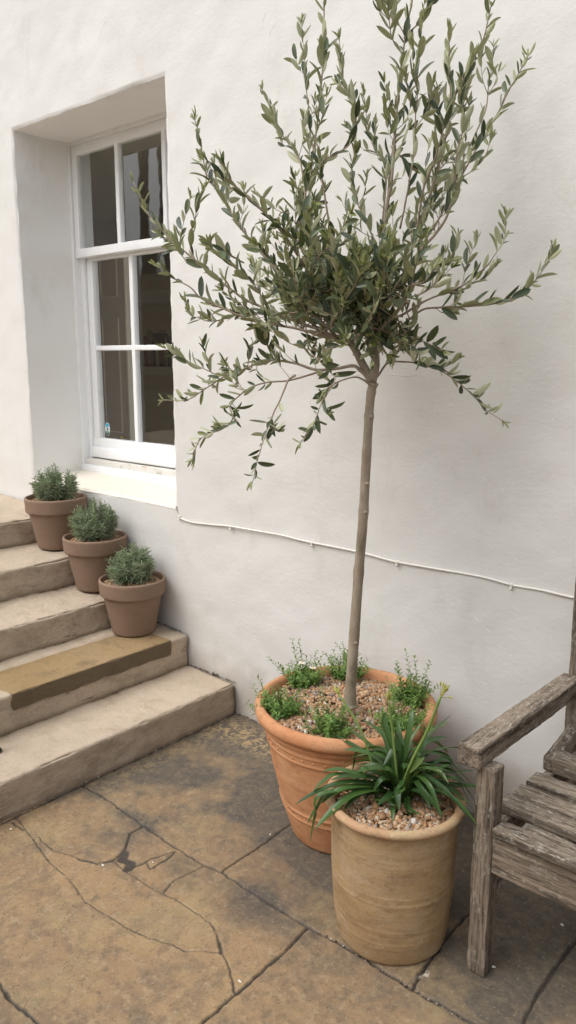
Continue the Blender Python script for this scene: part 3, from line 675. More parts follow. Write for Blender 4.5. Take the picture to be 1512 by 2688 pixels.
# ------------------------------------------------------------------ big olive pot
OC = np.array([-1.488, -.378]); pot = thing('terracotta_pot', 'large orange terracotta pot with moulded bands that holds the olive tree', 'plant pot', (OC[0], OC[1], 0))
def pw(h):  # body radius
    return np.interp(h, [0, .01, .10, .25, .38, .43], [.176, .183, .212, .248, .272, .279])
prof = [(0, .002), (.17, .002)]
for h in np.arange(0.004, .421, .004):
    r = pw(h)
    for hc, w_, a_ in ((.118, .004, .004), (.145, .004, .004), (.352, .004, .004), (.382, .004, .004), (.405, .008, .006)):
        r += a_*math.exp(-((h-hc)/w_)**2)
    prof.append((r, h))
prof += [(.287, .424), (.300, .428), (.307, .436), (.309, .447), (.307, .458), (.300, .468), (.290, .4725), (.281, .470), (.276, .462), (.272, .45), (.268, .42), (.262, .38)]
mb = MB(); lathe(mb, prof, 160, (OC[0], OC[1], 0), .003, 7, .0012, 22); 
for a in np.linspace(0, 2*np.pi, 44, endpoint=False):
    if rng.uniform() < .85:
        p_ = np.array([OC[0]+pw(.367)*math.cos(a), OC[1]+pw(.367)*math.sin(a), .367+rng.uniform(-.001, .001)]); mb.add(p_+ICO*np.array([.012, .012, .008]), ICOF)
    if rng.uniform() < .8:
        a += .05; p_ = np.array([OC[0]+pw(.131)*math.cos(a), OC[1]+pw(.131)*math.sin(a), .131]); mb.add(p_+ICO*np.array([.008, .008, .006]), ICOF)
mb.build('pot_body', M['clay_olive'], pot)
g_ = gravel('g', OC, .266, .437, 4300, .0112).build('gravel', M['pebble'], color=True); tag(g_, 'brown and cream gravel covering the soil around the olive trunk', 'gravel', kind='stuff')
# ------------------------------------------------------------------ front pot
FC = np.array([-1.080, -.686]); pot = thing('buff_clay_pot', 'tall buff cylindrical clay pot of strap-leaved lily in front of the big orange pot', 'plant pot', (FC[0], FC[1], 0))
def pf(h): return np.interp(h, [0, .012, .06, .2, .34, .40], [.147, .153, .161, .171, .174, .173])
prof = [(0, .002), (.143, .002)]
for h in np.arange(.004, .401, .003):
    r = pf(h)
    for hc, w_, a_ in ((.072, .003, .0007), (.098, .004, -.0007), (.112, .002, .0008), (.195, .003, .0008), (.205, .004, -.0006), (.218, .002, .0007), (.31, .004, .0006), (.33, .004, -.0006), (.345, .003, .0005)):
        r += a_*math.exp(-((h-hc)/w_)**2)
    prof.append((r, h))
mb = MB(); lathe(mb, prof, 140, (FC[0], FC[1], 0), .0022, 12, .0012, 20); mb.build('pot_body', M['clay_buff'], pot)
mb = MB(); lathe(mb, [(.171, .396), (.180, .398), (.189, .402), (.193, .408), (.193, .414), (.189, .420), (.182, .4225), (.174, .422), (.168, .417), (.164, .405), (.161, .36)], 140, (FC[0], FC[1], 0), .0028, 12, .0016, 18)
mb.build('pot_rim', M['clay_rim'], pot)
g_ = gravel('g', FC, .157, .383, 1700, .0115, .010).build('gravel', M['pebble'], color=True); tag(g_, 'pale brown gravel covering the soil in the tall buff pot', 'gravel', kind='stuff')
# ------------------------------------------------------------------ three small pots with lavender on the steps
SP = [(-2.936, -.158, .3055, 'lowest'), (-3.226, -.158, .468, 'middle'), (-3.550, -.166, .6285, 'highest')]
prof = dense([(0, .003), (.092, .003), (.099, .006), (.102, .012), (.138, .190), (.1415, .1935), (.1505, .195), (.1535, .199), (.157, .262), (.155, .268), (.1495, .270), (.145, .267), (.142, .255), (.135, .20)], .006)
mbp = MB(); lathe(mbp, prof, 110, (0, 0, 0), .0012, 3, .0005, 20)
TL = []; TF = []                                    # needle leaf template: 3 stations folded
for s in (0, .3, .7, 1.0):
    w = [.5, 1, .8, .05][[0, .3, .7, 1.0].index(s)]; TL += [(-w*.5, s, .12*w-.25*s*s), (0, s, -.25*s*s), (w*.5, s, .12*w-.25*s*s)]
TL = np.array(TL); TF = np.array([[i*3+j, i*3+j+1, i*3+j+4, i*3+j+3] for i in range(3) for j in range(2)])
def frame(d, nrm):
    d = d/np.linalg.norm(d, axis=-1, keepdims=True); x = np.cross(d, nrm); x /= np.maximum(np.linalg.norm(x, axis=-1, keepdims=True), 1e-6); z = np.cross(x, d)
    return np.stack([x, d, z], -1)
def bush(seed, R=.082, Hh=.150, n=72):
    r_ = np.random.default_rng(seed); mb = MB(); ms = MB(); pos = []; dr = []; nr = []; sc = []; co = []
    for i in range(n):
        az = r_.uniform(0, 2*np.pi); k_ = math.sqrt(r_.uniform(0, 1)); ph = k_*1.3
        L = Hh*(.70+.48*r_.uniform())*(1-.12*k_)
        b = np.array([.03*k_*math.cos(az), .03*k_*math.sin(az), .0]); tip = b+np.array([R*1.0*math.sin(ph)*math.cos(az), R*math.sin(ph)*math.sin(az), L*(.40+.62*math.cos(ph*.95))])
        md = (b+tip)/2+np.array([math.cos(az), math.sin(az), -.25])*.018*k_
        Pth = smooth_path([b, md, tip], 10); tube(ms, Pth, np.linspace(.0016, .0008, len(Pth)), 4)
        T_ = np.gradient(Pth, axis=0); nl = 36; az0 = r_.uniform(0, 6)
        for j in range(nl):
            f = .22+.78*j/(nl-1); q = f*(len(Pth)-1); a_ = int(min(q, len(Pth)-2)); p_ = Pth[a_]+(q-a_)*(Pth[a_+1]-Pth[a_]); t = T_[a_]/np.linalg.norm(T_[a_])
            u = np.cross(t, [0.3, .2, 1]); u /= np.linalg.norm(u); v = np.cross(t, u); A_ = az0+j*2.4+r_.normal(0, .3)
            out = math.cos(A_)*u+math.sin(A_)*v; open_ = .95-.45*f
            d_ = t*(1-open_*.5)+out*open_+r_.normal(0, .12, 3); pos.append(p_); dr.append(d_); nr.append(t); l_ = .036*(1-.3*f)*r_.uniform(.65, 1.35); sc.append((.0036, l_, l_)); co.append((r_.uniform(), .55*max(0, (f-.85)/.15)*r_.uniform(), 0, 1))
    place(mb, TL, TF, np.array(pos), frame(np.array(dr), np.array(nr)), np.array(sc), np.array(co))
    return mb, ms
g_bias = np.array([.17, .10, .22, .20, .05, .16, .05, .01, .02, .01, .0, .01]); g_bias /= g_bias.sum()
gm = gravel('g', (0, 0), .136, .240, 1500, .0088, .004, g_bias)
pm = None
for i, (x, y, z, nm) in enumerate(SP):
    root = thing('small_brown_pot', {'lowest': 'small brown terracotta pot on the brown slab, lowest of the three on the steps', 'middle': 'small brown terracotta pot between the other two, on the third step', 'highest': 'small brown terracotta pot with dark spots, highest of the three, below the window sill'}[nm], 'plant pot', (x, y, z), 'brown pots on the steps')
    if i == 0: body = mbp.build('pot_body', M['clay_small'], root, loc=(0, 0, 0)); pm = body.data
    else:
        body = bpy.data.objects.new('pot_body', pm); COL.objects.link(body); body.parent = root; body.rotation_euler = (0, 0, i*2.1)
    if i == 0:
        gv = gm.build('gravel', M['pebble'], color=True, loc=(0, 0, 0)); gd = gv.data
    else: gv = bpy.data.objects.new('gravel', gd); COL.objects.link(gv); gv.rotation_euler = (0, 0, i*1.3)
    gv.location = (x, y, z); tag(gv, 'fine tan gravel in the %s of the three small brown pots' % nm, 'gravel', kind='stuff')
    pl = thing('lavender_plant', 'bushy grey-green lavender clump in the %s of the three small pots' % nm, 'plant', (x-.005, y+.004, z+.246), 'clipped lavender in the small pots')
    mb, ms = bush(30+i, Hh=(.165, .180, .165)[i], n=(70, 84, 62)[i]); mb.build('foliage', M['rosemary'], pl, color=True, loc=(0, 0, 0)); ms.build('stems', M['stem'], pl, loc=(0, 0, 0))

# ------------------------------------------------------------------ leaf template for broad leaves
def leaf_template(shape='lance', fold=.18, curl=.18):
    st_ = [0, .12, .3, .5, .7, .87, 1.0]; wd = {'lance': [.12, .58, .93, 1.0, .92, .62, .08], 'herb': [.12, .35, .75, 1, .9, .5, .05]}[shape]
    V = []
    for s, w in zip(st_, wd): z = -curl*s*s; V += [(-w*.5, s, z+fold*w*.5), (0, s, z), (w*.5, s, z+fold*w*.5)]
    Fq = [[i*3+j, i*3+j+1, i*3+j+4, i*3+j+3] for i in range(len(st_)-1) for j in range(2)]
    return np.array(V), np.array(Fq)
LT, LF = leaf_template(); LT2, _ = leaf_template(curl=-.12); HT, HF = leaf_template('herb', .25, .2)

# ------------------------------------------------------------------ olive tree
tree = thing('olive_tree', 'standard olive tree with thin bare trunk and open feathery crown against the white wall', 'tree', (-1.429, -.43, .44))
tp = [(916, 1850, -.435), (920, 1827, -.435), (928, 1720, -.435), (938, 1560, -.43), (949, 1400, -.43), (956, 1250, -.43), (966, 1120, -.43), (973, 1030, -.43), (976, 1005, -.43)]
TP = smooth_path([at(*q) for q in tp], 60); n_ = len(TP)
tt = np.linspace(0, 1, n_); rad = np.interp(tt, [0, .05, .2, .5, .93, 1], [.0270, .0215, .0175, .0150, .0132, .0162])
rad = rad*(1+.03*noise(np.stack([tt*0, tt*0, tt], -1), 22, 3)); 
for kk in (.12, .29, .42, .55, .68, .78, .88): rad = rad*(1+.12*np.exp(-((tt-kk)/.008)**2))
TP[:, 0] += .006*noise(np.stack([tt*0, tt*0, tt], -1), 5, 13)
mb = MB(); tube(mb, TP, rad, 18, nz=.0006); 
for kk in (.29, .55, .60, .78):
    q = TP[int(kk*n_)]+np.array([.014, -.008, 0]); mb.add(q+ICO*.013, ICOF)
mb.build('trunk', M['bark'], tree)
BR = [  # pixels from root to tip, depth at root, depth at tip, root radius, share of length that is bare
 ([(976, 1005), (955, 962), (930, 915), (905, 875), (893, 850)], -.43, -.46, .0135, 9),
 ([(976, 1005), (985, 950), (978, 905), (955, 860), (935, 835)], -.43, -.41, .0145, 9),
 ([(905, 875), (865, 800), (815, 700), (785, 620), (808, 540), (816, 455), (843, 228), (851, 41), (853, -60)], -.46, -.36, .0065, .25),
 ([(978, 905), (990, 800), (1000, 680), (1018, 524), (1027, 478), (1040, 319), (1047, 228), (1065, 91), (1088, -30)], -.42, -.28, .0075, .3),
 ([(1040, 319), (1060, 100), (1052, 125), (1030, 80), (1012, 10)], -.31, -.33, .0018, .2) if 0 else ([(1055, 140), (1030, 100), (1018, 20), (1012, -20)], -.30, -.36, .0022, .2),
 ([(1060, 100), (1100, 60), (1125, 20), (1160, -30)], -.29, -.22, .0024, .2),
 ([(1062, 92), (1040, 50), (1022, 15)], -.29, -.30, .0018, .2),
 ([(925, 845), (990, 775), (1040, 709), (1095, 606), (1131, 501), (1159, 401), (1172, 345), (1179, 300), (1204, 223), (1264, 114), (1289, 14)], -.42, -.30, .007, .3),
 ([(1010, 800), (1060, 720), (1100, 660), (1150, 606), (1182, 547), (1204, 478), (1245, 400), (1295, 319), (1341, 228), (1387, 146)], -.40, -.10, .0055, .4),
 ([(1018, 560), (1022, 470), (1040, 405), (1075, 435), (1113, 455), (1159, 471), (1200, 466), (1236, 451), (1273, 410), (1289, 364)], -.36, -.10, .0032, .2),
 ([(1232, 387), (1273, 291), (1282, 232), (1290, 180), (1295, 123)], -.12, -.08, .0022, .2),
 ([(1060, 850), (1109, 814), (1159, 807), (1220, 805), (1295, 798), (1341, 782), (1387, 755), (1428, 705), (1455, 650)], -.36, -.14, .0038, .22),
 ([(1050, 830), (1122, 787), (1180, 765), (1227, 741), (1265, 710), (1291, 682), (1323, 623), (1328, 565)], -.38, -.2, .0036, .25),
 ([(976, 1004), (994, 984), (1018, 953), (1060, 950), (1095, 953), (1159, 974), (1227, 1024), (1273, 1074), (1316, 1103)], -.43, -.15, .0036, .3),
 ([(1090, 780), (1140, 745), (1177, 696), (1190, 655), (1200, 620)], -.30, -.16, .0028, .2),
 ([(905, 905), (850, 870), (795, 850), (710, 815), (630, 778), (547, 712), (477, 654), (439, 621), (405, 580), (381, 547), (350, 476)], -.46, -.72, .0055, .25),
 ([(890, 890), (820, 872), (754, 857), (671, 844), (588, 811), (526, 782), (497, 753), (452, 728), (410, 695)], -.46, -.80, .0045, .25),
 ([(900, 850), (860, 815), (816, 815), (760, 822), (712, 828), (640, 822), (560, 842), (522, 835), (497, 824), (484, 790)], -.48, -.68, .0032, .15),
 ([(974, 1001), (945, 972), (925, 960), (880, 968), (829, 971), (780, 955), (730, 945), (692, 948), (640, 968), (597, 985), (547, 1014), (493, 1049), (431, 1051)], -.44, -.60, .0058, .3),
 ([(576, 989), (530, 965), (477, 940), (435, 915)], -.54, -.62, .0018, .1), 
 ([(870, 965), (810, 985), (754, 1000), (692, 1006), (645, 1025), (605, 1064), (610, 1100), (585, 1125), (539, 1142), (518, 1167), (506, 1204)], -.48, -.82, .0034, .3),
 ([(775, 985), (754, 1002), (735, 1050), (715, 1090), (704, 1118), (680, 1196), (663, 1262)], -.60, -.84, .0032, .2),
 ([(974, 1012), (950, 995), (925, 990), (874, 1010), (855, 1040), (843, 1060), (830, 1095), (820, 1122), (791, 1163)], -.48, -.76, .0028, .35),
 ([(880, 880), (800, 800), (735, 720), (692, 671), (646, 617), (609, 563), (572, 501), (543, 464), (526, 373), (510, 308)], -.50, -.64, .0048, .35),
 ([(800, 700), (740, 610), (675, 542), (640, 510), (609, 476), (590, 440), (578, 418)], -.56, -.80, .0032, .2),
 ([(790, 640), (800, 540), (795, 450), (775, 397), (733, 344), (704, 273), (688, 236)], -.45, -.42, .0036, .2),
 ([(830, 420), (812, 340), (808, 269), (800, 166), (791, 62)], -.42, -.38, .0024, .2),
 ([(870, 620), (850, 500), (845, 430), (880, 405), (920, 373), (936, 290), (915, 240), (899, 207), (890, 104)], -.45, -.50, .0030, .25),
 ([(1000, 620), (1013, 451), (986, 396), (963, 342), (931, 273), (885, 219)], -.36, -.26, .0026, .15),
 ([(1005, 740), (985, 640), (954, 569), (935, 520), (922, 455), (931, 400)], -.42, -.46, .0028, .15),
 ([(1095, 606), (1110, 500), (1140, 420), (1165, 330), (1182, 250), (1179, 191), (1179, 82)], -.38, -.50, .0028, .15),
 ([(1050, 600), (1070, 500), (1085, 400), (1093, 273), (1098, 182), (1108, 60)], -.42, -.50, .0026, .15),
 ([(1110, 640), (1160, 560), (1190, 480), (1200, 400), (1215, 330), (1210, 240), (1240, 150)], -.36, -.34, .0026, .15),
 ([(800, 600), (785, 640), (820, 680), (870, 640), (920, 560)], -.58, -.75, .0026, .1),
 ([(760, 560), (735, 560), (730, 600), (780, 590), (820, 540)], -.62, -.7, .0022, .1),
 ([(700, 800), (660, 740), (600, 690), (560, 660), (548, 640)], -.6, -.72, .002, .1),
 ([(640, 690), (585, 660), (552, 655)], -.66, -.8, .0018, .1),
 ([(520, 700), (500, 640), (515, 560), (532, 500)], -.70, -.74, .0018, .1),
 ([(490, 690), (470, 650), (480, 590), (500, 520)], -.74, -.7, .0015, .1),
 ([(1080, 860), (1060, 900), (1080, 930), (1085, 905)], -.38, -.3, .002, .1),
 ([(1030, 940), (1060, 905), (1085, 850), (1100, 800)], -.41, -.32, .0024, .1),
 ([(925, 912), (905, 905), (830, 920), (770, 905), (730, 880), (690, 860)], -.5, -.66, .0026, .1),
 ([(720, 945), (700, 905), (690, 875), (705, 830)], -.5, -.6, .0018, .1),
 ([(650, 965), (655, 920), (680, 880)], -.55, -.58, .0015, .1),
 ([(820, 930), (870, 980), (880, 1000), (860, 1020)], -.6, -.7, .0016, .1),
 ([(640, 1030), (615, 990), (590, 960)], -.7, -.62, .0012, .1),
 ([(930, 890), (870, 860), (900, 800), (935, 740), (948, 690)], -.52, -.8, .0028, .4),
]
leaf = dict(pos=[], d=[], n=[], sc=[], co=[]); leaf2 = dict(pos=[], d=[], n=[], sc=[], co=[])
twm = MB()
lr = np.random.default_rng(21)
UP = np.array([0, 0, 1.])
def leafy(Pth, bare, dens=1., size=1., thin=1., young=.12, azr=None):
    L = np.r_[0, np.cumsum(np.linalg.norm(np.diff(Pth, axis=0), axis=1))]; tot = L[-1]; s = tot*bare+.01; k_ = 0; a0 = lr.uniform(0, np.pi)
    while s < tot:
        f = s/tot; p = np.array([np.interp(s, L, Pth[:, c]) for c in range(3)]); p2 = np.array([np.interp(min(s+.01, tot), L, Pth[:, c]) for c in range(3)]); p1 = np.array([np.interp(max(s-.01, 0), L, Pth[:, c]) for c in range(3)])
        t = p2-p1; t /= max(np.linalg.norm(t), 1e-9)
        u = np.cross(t, [.2, .9, .3]); u /= np.linalg.norm(u); v = np.cross(t, u); A_ = a0+(k_ % 2)*np.pi/2+lr.normal(0, .25)
        for sgn in (0, np.pi):
            if lr.uniform() > .80*dens: continue
            out = math.cos(A_+sgn)*u+math.sin(A_+sgn)*v; op = lr.uniform(.25, .85)
            d_ = t*(.75)+out*op+UP*lr.uniform(-.05, .75)+lr.normal(0, .2, 3); d_ /= np.linalg.norm(d_)
            n2 = t*.8+.2*UP+lr.normal(0, .55, 3)
            l_ = size*lr.uniform(.028, .066)*(1-.35*max(0, (f-.8)/.2)); w_ = l_*lr.uniform(.24, .35)
            D_ = leaf if lr.uniform() < .6 else leaf2
            D_['pos'].append(p+d_*.002); D_['d'].append(d_); D_['n'].append(n2); D_['sc'].append((w_, l_, l_)); yg = max(0, (f-.82)/.18)**1.5*.75*lr.uniform(.2, 1)
            if lr.uniform() < .03: yg = .5
            D_['co'].append((lr.uniform(), yg, 0, 1))
        s += lr.uniform(.021, .035)*(1-.35*f); k_ += 1
    t = Pth[-1]-Pth[-2]; t /= np.linalg.norm(t)
    for q in range(3):
        d_ = t+lr.normal(0, .28, 3); l_ = size*lr.uniform(.022, .04); leaf['pos'].append(Pth[-1]); leaf['d'].append(d_); leaf['n'].append(np.cross(d_, lr.normal(size=3))); leaf['sc'].append((l_*.22, l_, l_)); leaf['co'].append((lr.uniform(), lr.uniform(.3, .9), 0, 1))
nodes = []
for bi, (px, ya, yb, r0, bare) in enumerate(BR):
    n0 = len(px); Ls = np.r_[0, np.cumsum([math.hypot(px[i+1][0]-px[i][0], px[i+1][1]-px[i][1]) for i in range(n0-1)])]; Ls = Ls/Ls[-1]
    pts = [at(x, y, ya+(yb-ya)*s**.9) for (x, y), s in zip(px, Ls)]
    Pth = smooth_path(pts, max(14, n0*5)); tt = np.linspace(0, 1, len(Pth))
    Pth = Pth+.0018*np.stack([noise(Pth, 25, 1), noise(Pth, 25, 2), noise(Pth, 25, 3)], -1)*np.minimum(tt*6, 1)[:, None]
    rr = r0*(1-.82*tt**.8)+.0004 if bare < 5 else np.linspace(r0, r0*.62, len(tt))
    b = MB(); tube(b, Pth, rr, 8 if r0 > .004 else 6, nz=.0004 if r0 > .004 else 0)
    b.build('branch', M['bark'] if r0 > .0045 else M['twig'], tree)
    if bare < 5:
        leafy(Pth, bare)
        tot = np.linalg.norm(np.diff(Pth, axis=0), axis=1).sum()
        if bi < 36:
            for q in range(int(tot/.135)):
                f = lr.uniform(bare*.6, .72); i = int(f*(len(Pth)-1)); t = Pth[i+1]-Pth[i]; t /= np.linalg.norm(t)
                o_ = lr.normal(size=3); o_ -= t*(o_@t); o_ /= np.linalg.norm(o_); ln = lr.uniform(.05, .13)*(1.2-f*.6)
                e1 = Pth[i]+(t*.5+o_*.7+UP*.25)*ln*.5; e2 = e1+(t*.6+o_*.35+UP*.55)*ln*.55
                if e2[1] > -.03 or e1[1] > -.03: continue
                tw = smooth_path([Pth[i], e1, e2], 8); tube(twm, tw, np.linspace(.0013, .0006, len(tw)), 5); leafy(tw, .2, 1., .88)
# interior shoots that fill the middle of the crown
for q in range(112):
    sx = lr.uniform(800, 1080); sy = lr.uniform(760, 900)-abs(sx-930)*.1; ys_ = lr.uniform(-.55, -.36)
    tx = 915+lr.normal(0, 125); tx = min(max(tx, 660), 1185); lim = np.interp(tx, [640, 700, 780, 900, 960, 1040, 1130, 1190], [700, 600, 440, 620, 640, 520, 540, 690])
    ty = lim+(800-lim)*lr.uniform(0, 1)**1.1; yt = min(max(ys_+lr.normal(-.06, .17), -.92), -.10)
    mx_ = sx+(tx-sx)*.62+lr.normal(0, 10); my_ = sy+(ty-sy)*.42+lr.normal(0, 12)+14
    pts = [at(sx, sy, ys_), at(mx_, my_, (ys_+yt)/2+lr.normal(0, .03)), at(tx, ty, yt)]
    Pth = smooth_path(pts, 16); tube(twm, Pth, np.linspace(.0024, .0008, len(Pth)), 5); leafy(Pth, .12, .95, .95)
for q in range(26):   # low drooping shoots under the crown
    sx = lr.uniform(840, 1060); sy = lr.uniform(840, 900); tx = sx+lr.normal(0, 75)-(30 if sx < 930 else -20); ty = sy+lr.uniform(-20, 70)
    if ty > 955: ty = 955
    ys_ = lr.uniform(-.52, -.38); yt = ys_+lr.normal(-.04, .14); yt = min(yt, -.12)
    Pth = smooth_path([at(sx, sy, ys_), at((sx+tx)/2, (sy+ty)/2-12, (ys_+yt)/2), at(tx, ty, yt)], 12); tube(twm, Pth, np.linspace(.002, .0007, len(Pth)), 5); leafy(Pth, .15, .9, .95)
fm = MB()
for D_, T_ in ((leaf, LT), (leaf2, LT2)):
    pos = np.array(D_['pos']); scl = np.array(D_['sc']); dd_ = np.array(D_['d']); dd_ /= np.linalg.norm(dd_, axis=1, keepdims=True)
    tipy = pos[:, 1]+dd_[:, 1]*scl[:, 1]; ok = tipy < -.012
    place(fm, T_, LF, pos[ok], frame(dd_[ok], np.array(D_['n'])[ok]), scl[ok], np.array(D_['co'])[ok])
print('leaves', len(leaf['pos'])+len(leaf2['pos']))
for V_, F_ in [(np.concatenate(twm.v), twm.f)]: fm.add(V_, F_, None, 1)
fm.build('crown', [M['olive_leaf'], M['twig']], tree, color=True)
for (x, y, Yd) in ((993, 882, -.50), (1029, 855, -.48), (981, 901, -.52), (1034, 887, -.50), (866, 950, -.58), (967, 873, -.55)):
    p_ = at(x, y, Yd); mb = MB(); mb.add(p_+ICO*np.array([.0175, .0175, .024]), ICOF); tube(mb, [p_+[0, 0, .011], p_+[.002, .004, .028]], .0008, 4); mb.build('olive', M['fruit'], tree)

# ------------------------------------------------------------------ small daisies round the rim of the olive pot
petal = flat('petal_white', (.80, .78, .76)); yolk = flat('daisy_yellow', (.65, .42, .03))
def herb(c, n, L, lean, seed, wild=(), label=''):
    r_ = np.random.default_rng(seed); root = thing('trailing_daisy', label, 'plant', c, 'small herbs round the olive pot')
    mb = MB(); ms = MB(); pos = []; dr = []; nr = []; sc = []; co = []
    shoots = []
    for i in range(n):
        az = r_.uniform(0, 2*np.pi); k_ = r_.uniform()**.6; l = L*r_.uniform(.35, 1.0)
        shoots.append((np.array([math.cos(az)*.04*k_, math.sin(az)*.04*k_, 0]), np.array([math.cos(az)*k_*.75+lean[0], math.sin(az)*k_*.75+lean[1], .75]), l))
    for dx_, dy_, dz_, l in wild: shoots.append((np.array([dx_*.02, dy_*.02, .005]), np.array([dx_, dy_, dz_]), l))
    for b, d, l in shoots:
        d = d/np.linalg.norm(d); md = b+d*l*.5+r_.normal(0, .006, 3)-UP*l*.04; tip = b+d*l+UP*l*.14+r_.normal(0, .008, 3)
        Pth = smooth_path([b, md, tip], 10); tube(ms, Pth, np.linspace(.0011, .0005, len(Pth)), 4); nl = int(6+l*150); T_ = np.gradient(Pth, axis=0)
        for j in range(nl):
            f = .1+.9*j/nl; q = f*(len(Pth)-1); a_ = int(min(q, len(Pth)-2)); p_ = Pth[a_]+(q-a_)*(Pth[a_+1]-Pth[a_]); t = T_[a_]/np.linalg.norm(T_[a_])
            u = np.cross(t, [0.3, .2, 1]); u /= np.linalg.norm(u); v = np.cross(t, u); A_ = j*2.4+r_.normal(0, .4); out = math.cos(A_)*u+math.sin(A_)*v
            pos.append(p_); dr.append(t*.45+out*.9+UP*.25+r_.normal(0, .15, 3)); nr.append(t+UP); l_ = r_.uniform(.015, .027)*(1-.4*f); sc.append((l_*.40, l_, l_)); co.append((r_.uniform(), max(0, f-.8)*2*r_.uniform(), 0, 1))
    place(mb, HT, HF, np.array(pos), frame(np.array(dr), np.array(nr)), np.array(sc), np.array(co))
    mb.build('foliage', M['daisy_leaf'], root, color=True, loc=(0, 0, 0)); ms.build('stems', M['stem'], root, loc=(0, 0, 0)); return root
def flower(root, p, s=.011):
    mb = MB(); n = 13
    for i in range(n):
        a = 2*np.pi*i/n; c, s_ = math.cos(a), math.sin(a); mb.add([np.array(p)+np.array(q) for q in ((c*.003-s_*.001, s_*.003+c*.001, 0), (c*.003+s_*.001, s_*.003-c*.001, 0), (c*s+s_*.0016, s_*s-c*.0016, .001), (c*s-s_*.0016, s_*s+c*.0016, .001))], [[0, 1, 2, 3]])
    f = mb.build('petals', petal, root, loc=(0, 0, 0)); mb = MB(); mb.add(np.array(p)+ICO*np.array([.008, .008, .005])+[0, 0, .001], ICOF); mb.build('flower_centre', yolk, root, loc=(0, 0, 0))
h1 = herb((-1.715, -.330, .443), 50, .085, (-.15, .1), 1, [(-.9, -.25, .45, .13), (-.5, .0, 1.2, .15), (-.35, .25, 1.4, .14), (.35, .3, 1.1, .12), (.45, .2, .9, .12), (-.8, .0, .2, .12)], 'sprawling green herb with two tiny daisies at the left back of the olive pot')
flower(h1, (.00, -.01, .085)); flower(h1, (.045, .0, .075)); tag(h1.children[0])
herb((-1.640, -.170, .443), 50, .085, (0, 0), 2, [(-.2, 0, 1.2, .12), (.1, 0, 1.3, .14), (.4, 0, 1.0, .10), (-.35, 0, 1, .11)], 'upright green herb clump at the back of the olive pot, behind the trunk')
herb((-1.350, -.190, .443), 50, .09, (.05, 0), 3, [(-.45, -.1, 1.2, .145), (-.2, 0, 1.3, .14), (.15, 0, 1.1, .15), (.35, 0, .8, .14), (.6, 0, .5, .13)], 'tall green herb clump at the back right rim of the olive pot')
herb((-1.610, -.560, .443), 54, .075, (-.25, -.15), 4, [(-1, -.1, .35, .13), (-1, .2, .5, .14), (-.9, -.3, -.1, .12), (-.7, -.4, .0, .10), (.8, .3, .2, .09)], 'green herb spilling over the front left rim of the olive pot')
herb((-1.400, -.560, .443), 46, .085, (-.1, .1), 5, [(-.6, .3, .5, .12), (-.5, .4, .6, .13), (.2, .3, .9, .10)], 'green herb clump on the gravel directly in front of the olive trunk')
herb((-1.270, -.400, .443), 50, .09, (.1, 0), 6, [(.6, .2, .5, .14), (.5, 0, .9, .13), (-.2, .1, 1.1, .12), (.9, .1, .3, .14), (.9, .2, .15, .15), (0, 0, 1.2, .13)], 'loose green herb behind the lily at the right of the olive pot')

# ------------------------------------------------------------------ agapanthus in the front pot
AG = np.array([-1.075, -.662, .392])
ag = thing('agapanthus_plant', 'clump of arching dark green strap leaves with spent flower stalks in the tall buff pot', 'plant', AG)
lm = MB(); ar = np.random.default_rng(5)
def strap(path, w, col, fold=.25, twist=0.):
    Pth = smooth_path(path, 16); n = len(Pth); T_ = np.gradient(Pth, axis=0); T_ /= np.linalg.norm(T_, axis=1, keepdims=True)
    f = np.linspace(0, 1, n); wd = w*np.interp(f, [0, .1, .4, .75, .92, 1], [.55, .7, 1, .9, .5, .06]); V = []; C_ = []
    h = T_[n//2]-UP*(T_[n//2]@UP); side0 = np.cross(T_[0]*.3+(Pth[-1]-Pth[0]), UP); side0 /= max(np.linalg.norm(side0), 1e-6)
    for i in range(n):
        s_ = side0-T_[i]*(side0@T_[i]); s_ /= max(np.linalg.norm(s_), 1e-6); nn = np.cross(s_, T_[i]); a_ = twist*f[i]; s_, nn = math.cos(a_)*s_+math.sin(a_)*nn, -math.sin(a_)*s_+math.cos(a_)*nn
        if nn[2] < 0 and twist == 0: nn = -nn
        for q in (-1, -.5, 0, .5, 1): V.append(Pth[i]+s_*q*wd[i]/2+nn*abs(q)*wd[i]*fold*.5); C_.append((col[0], min(1, col[1]+(.75 if f[i] < .10 else 0)*(1-f[i]/.10)), 0, 1))
    lm.add(np.array(V), grid_faces(n, 5, flip=True), np.array(C_))
def pix(x, y, dep):  # direction helper: point at given distance offset from the clump along the view
    return at(x, y, dep)
z4 = lambda x, y: (620+x/2.264, 1650+y/2.264)
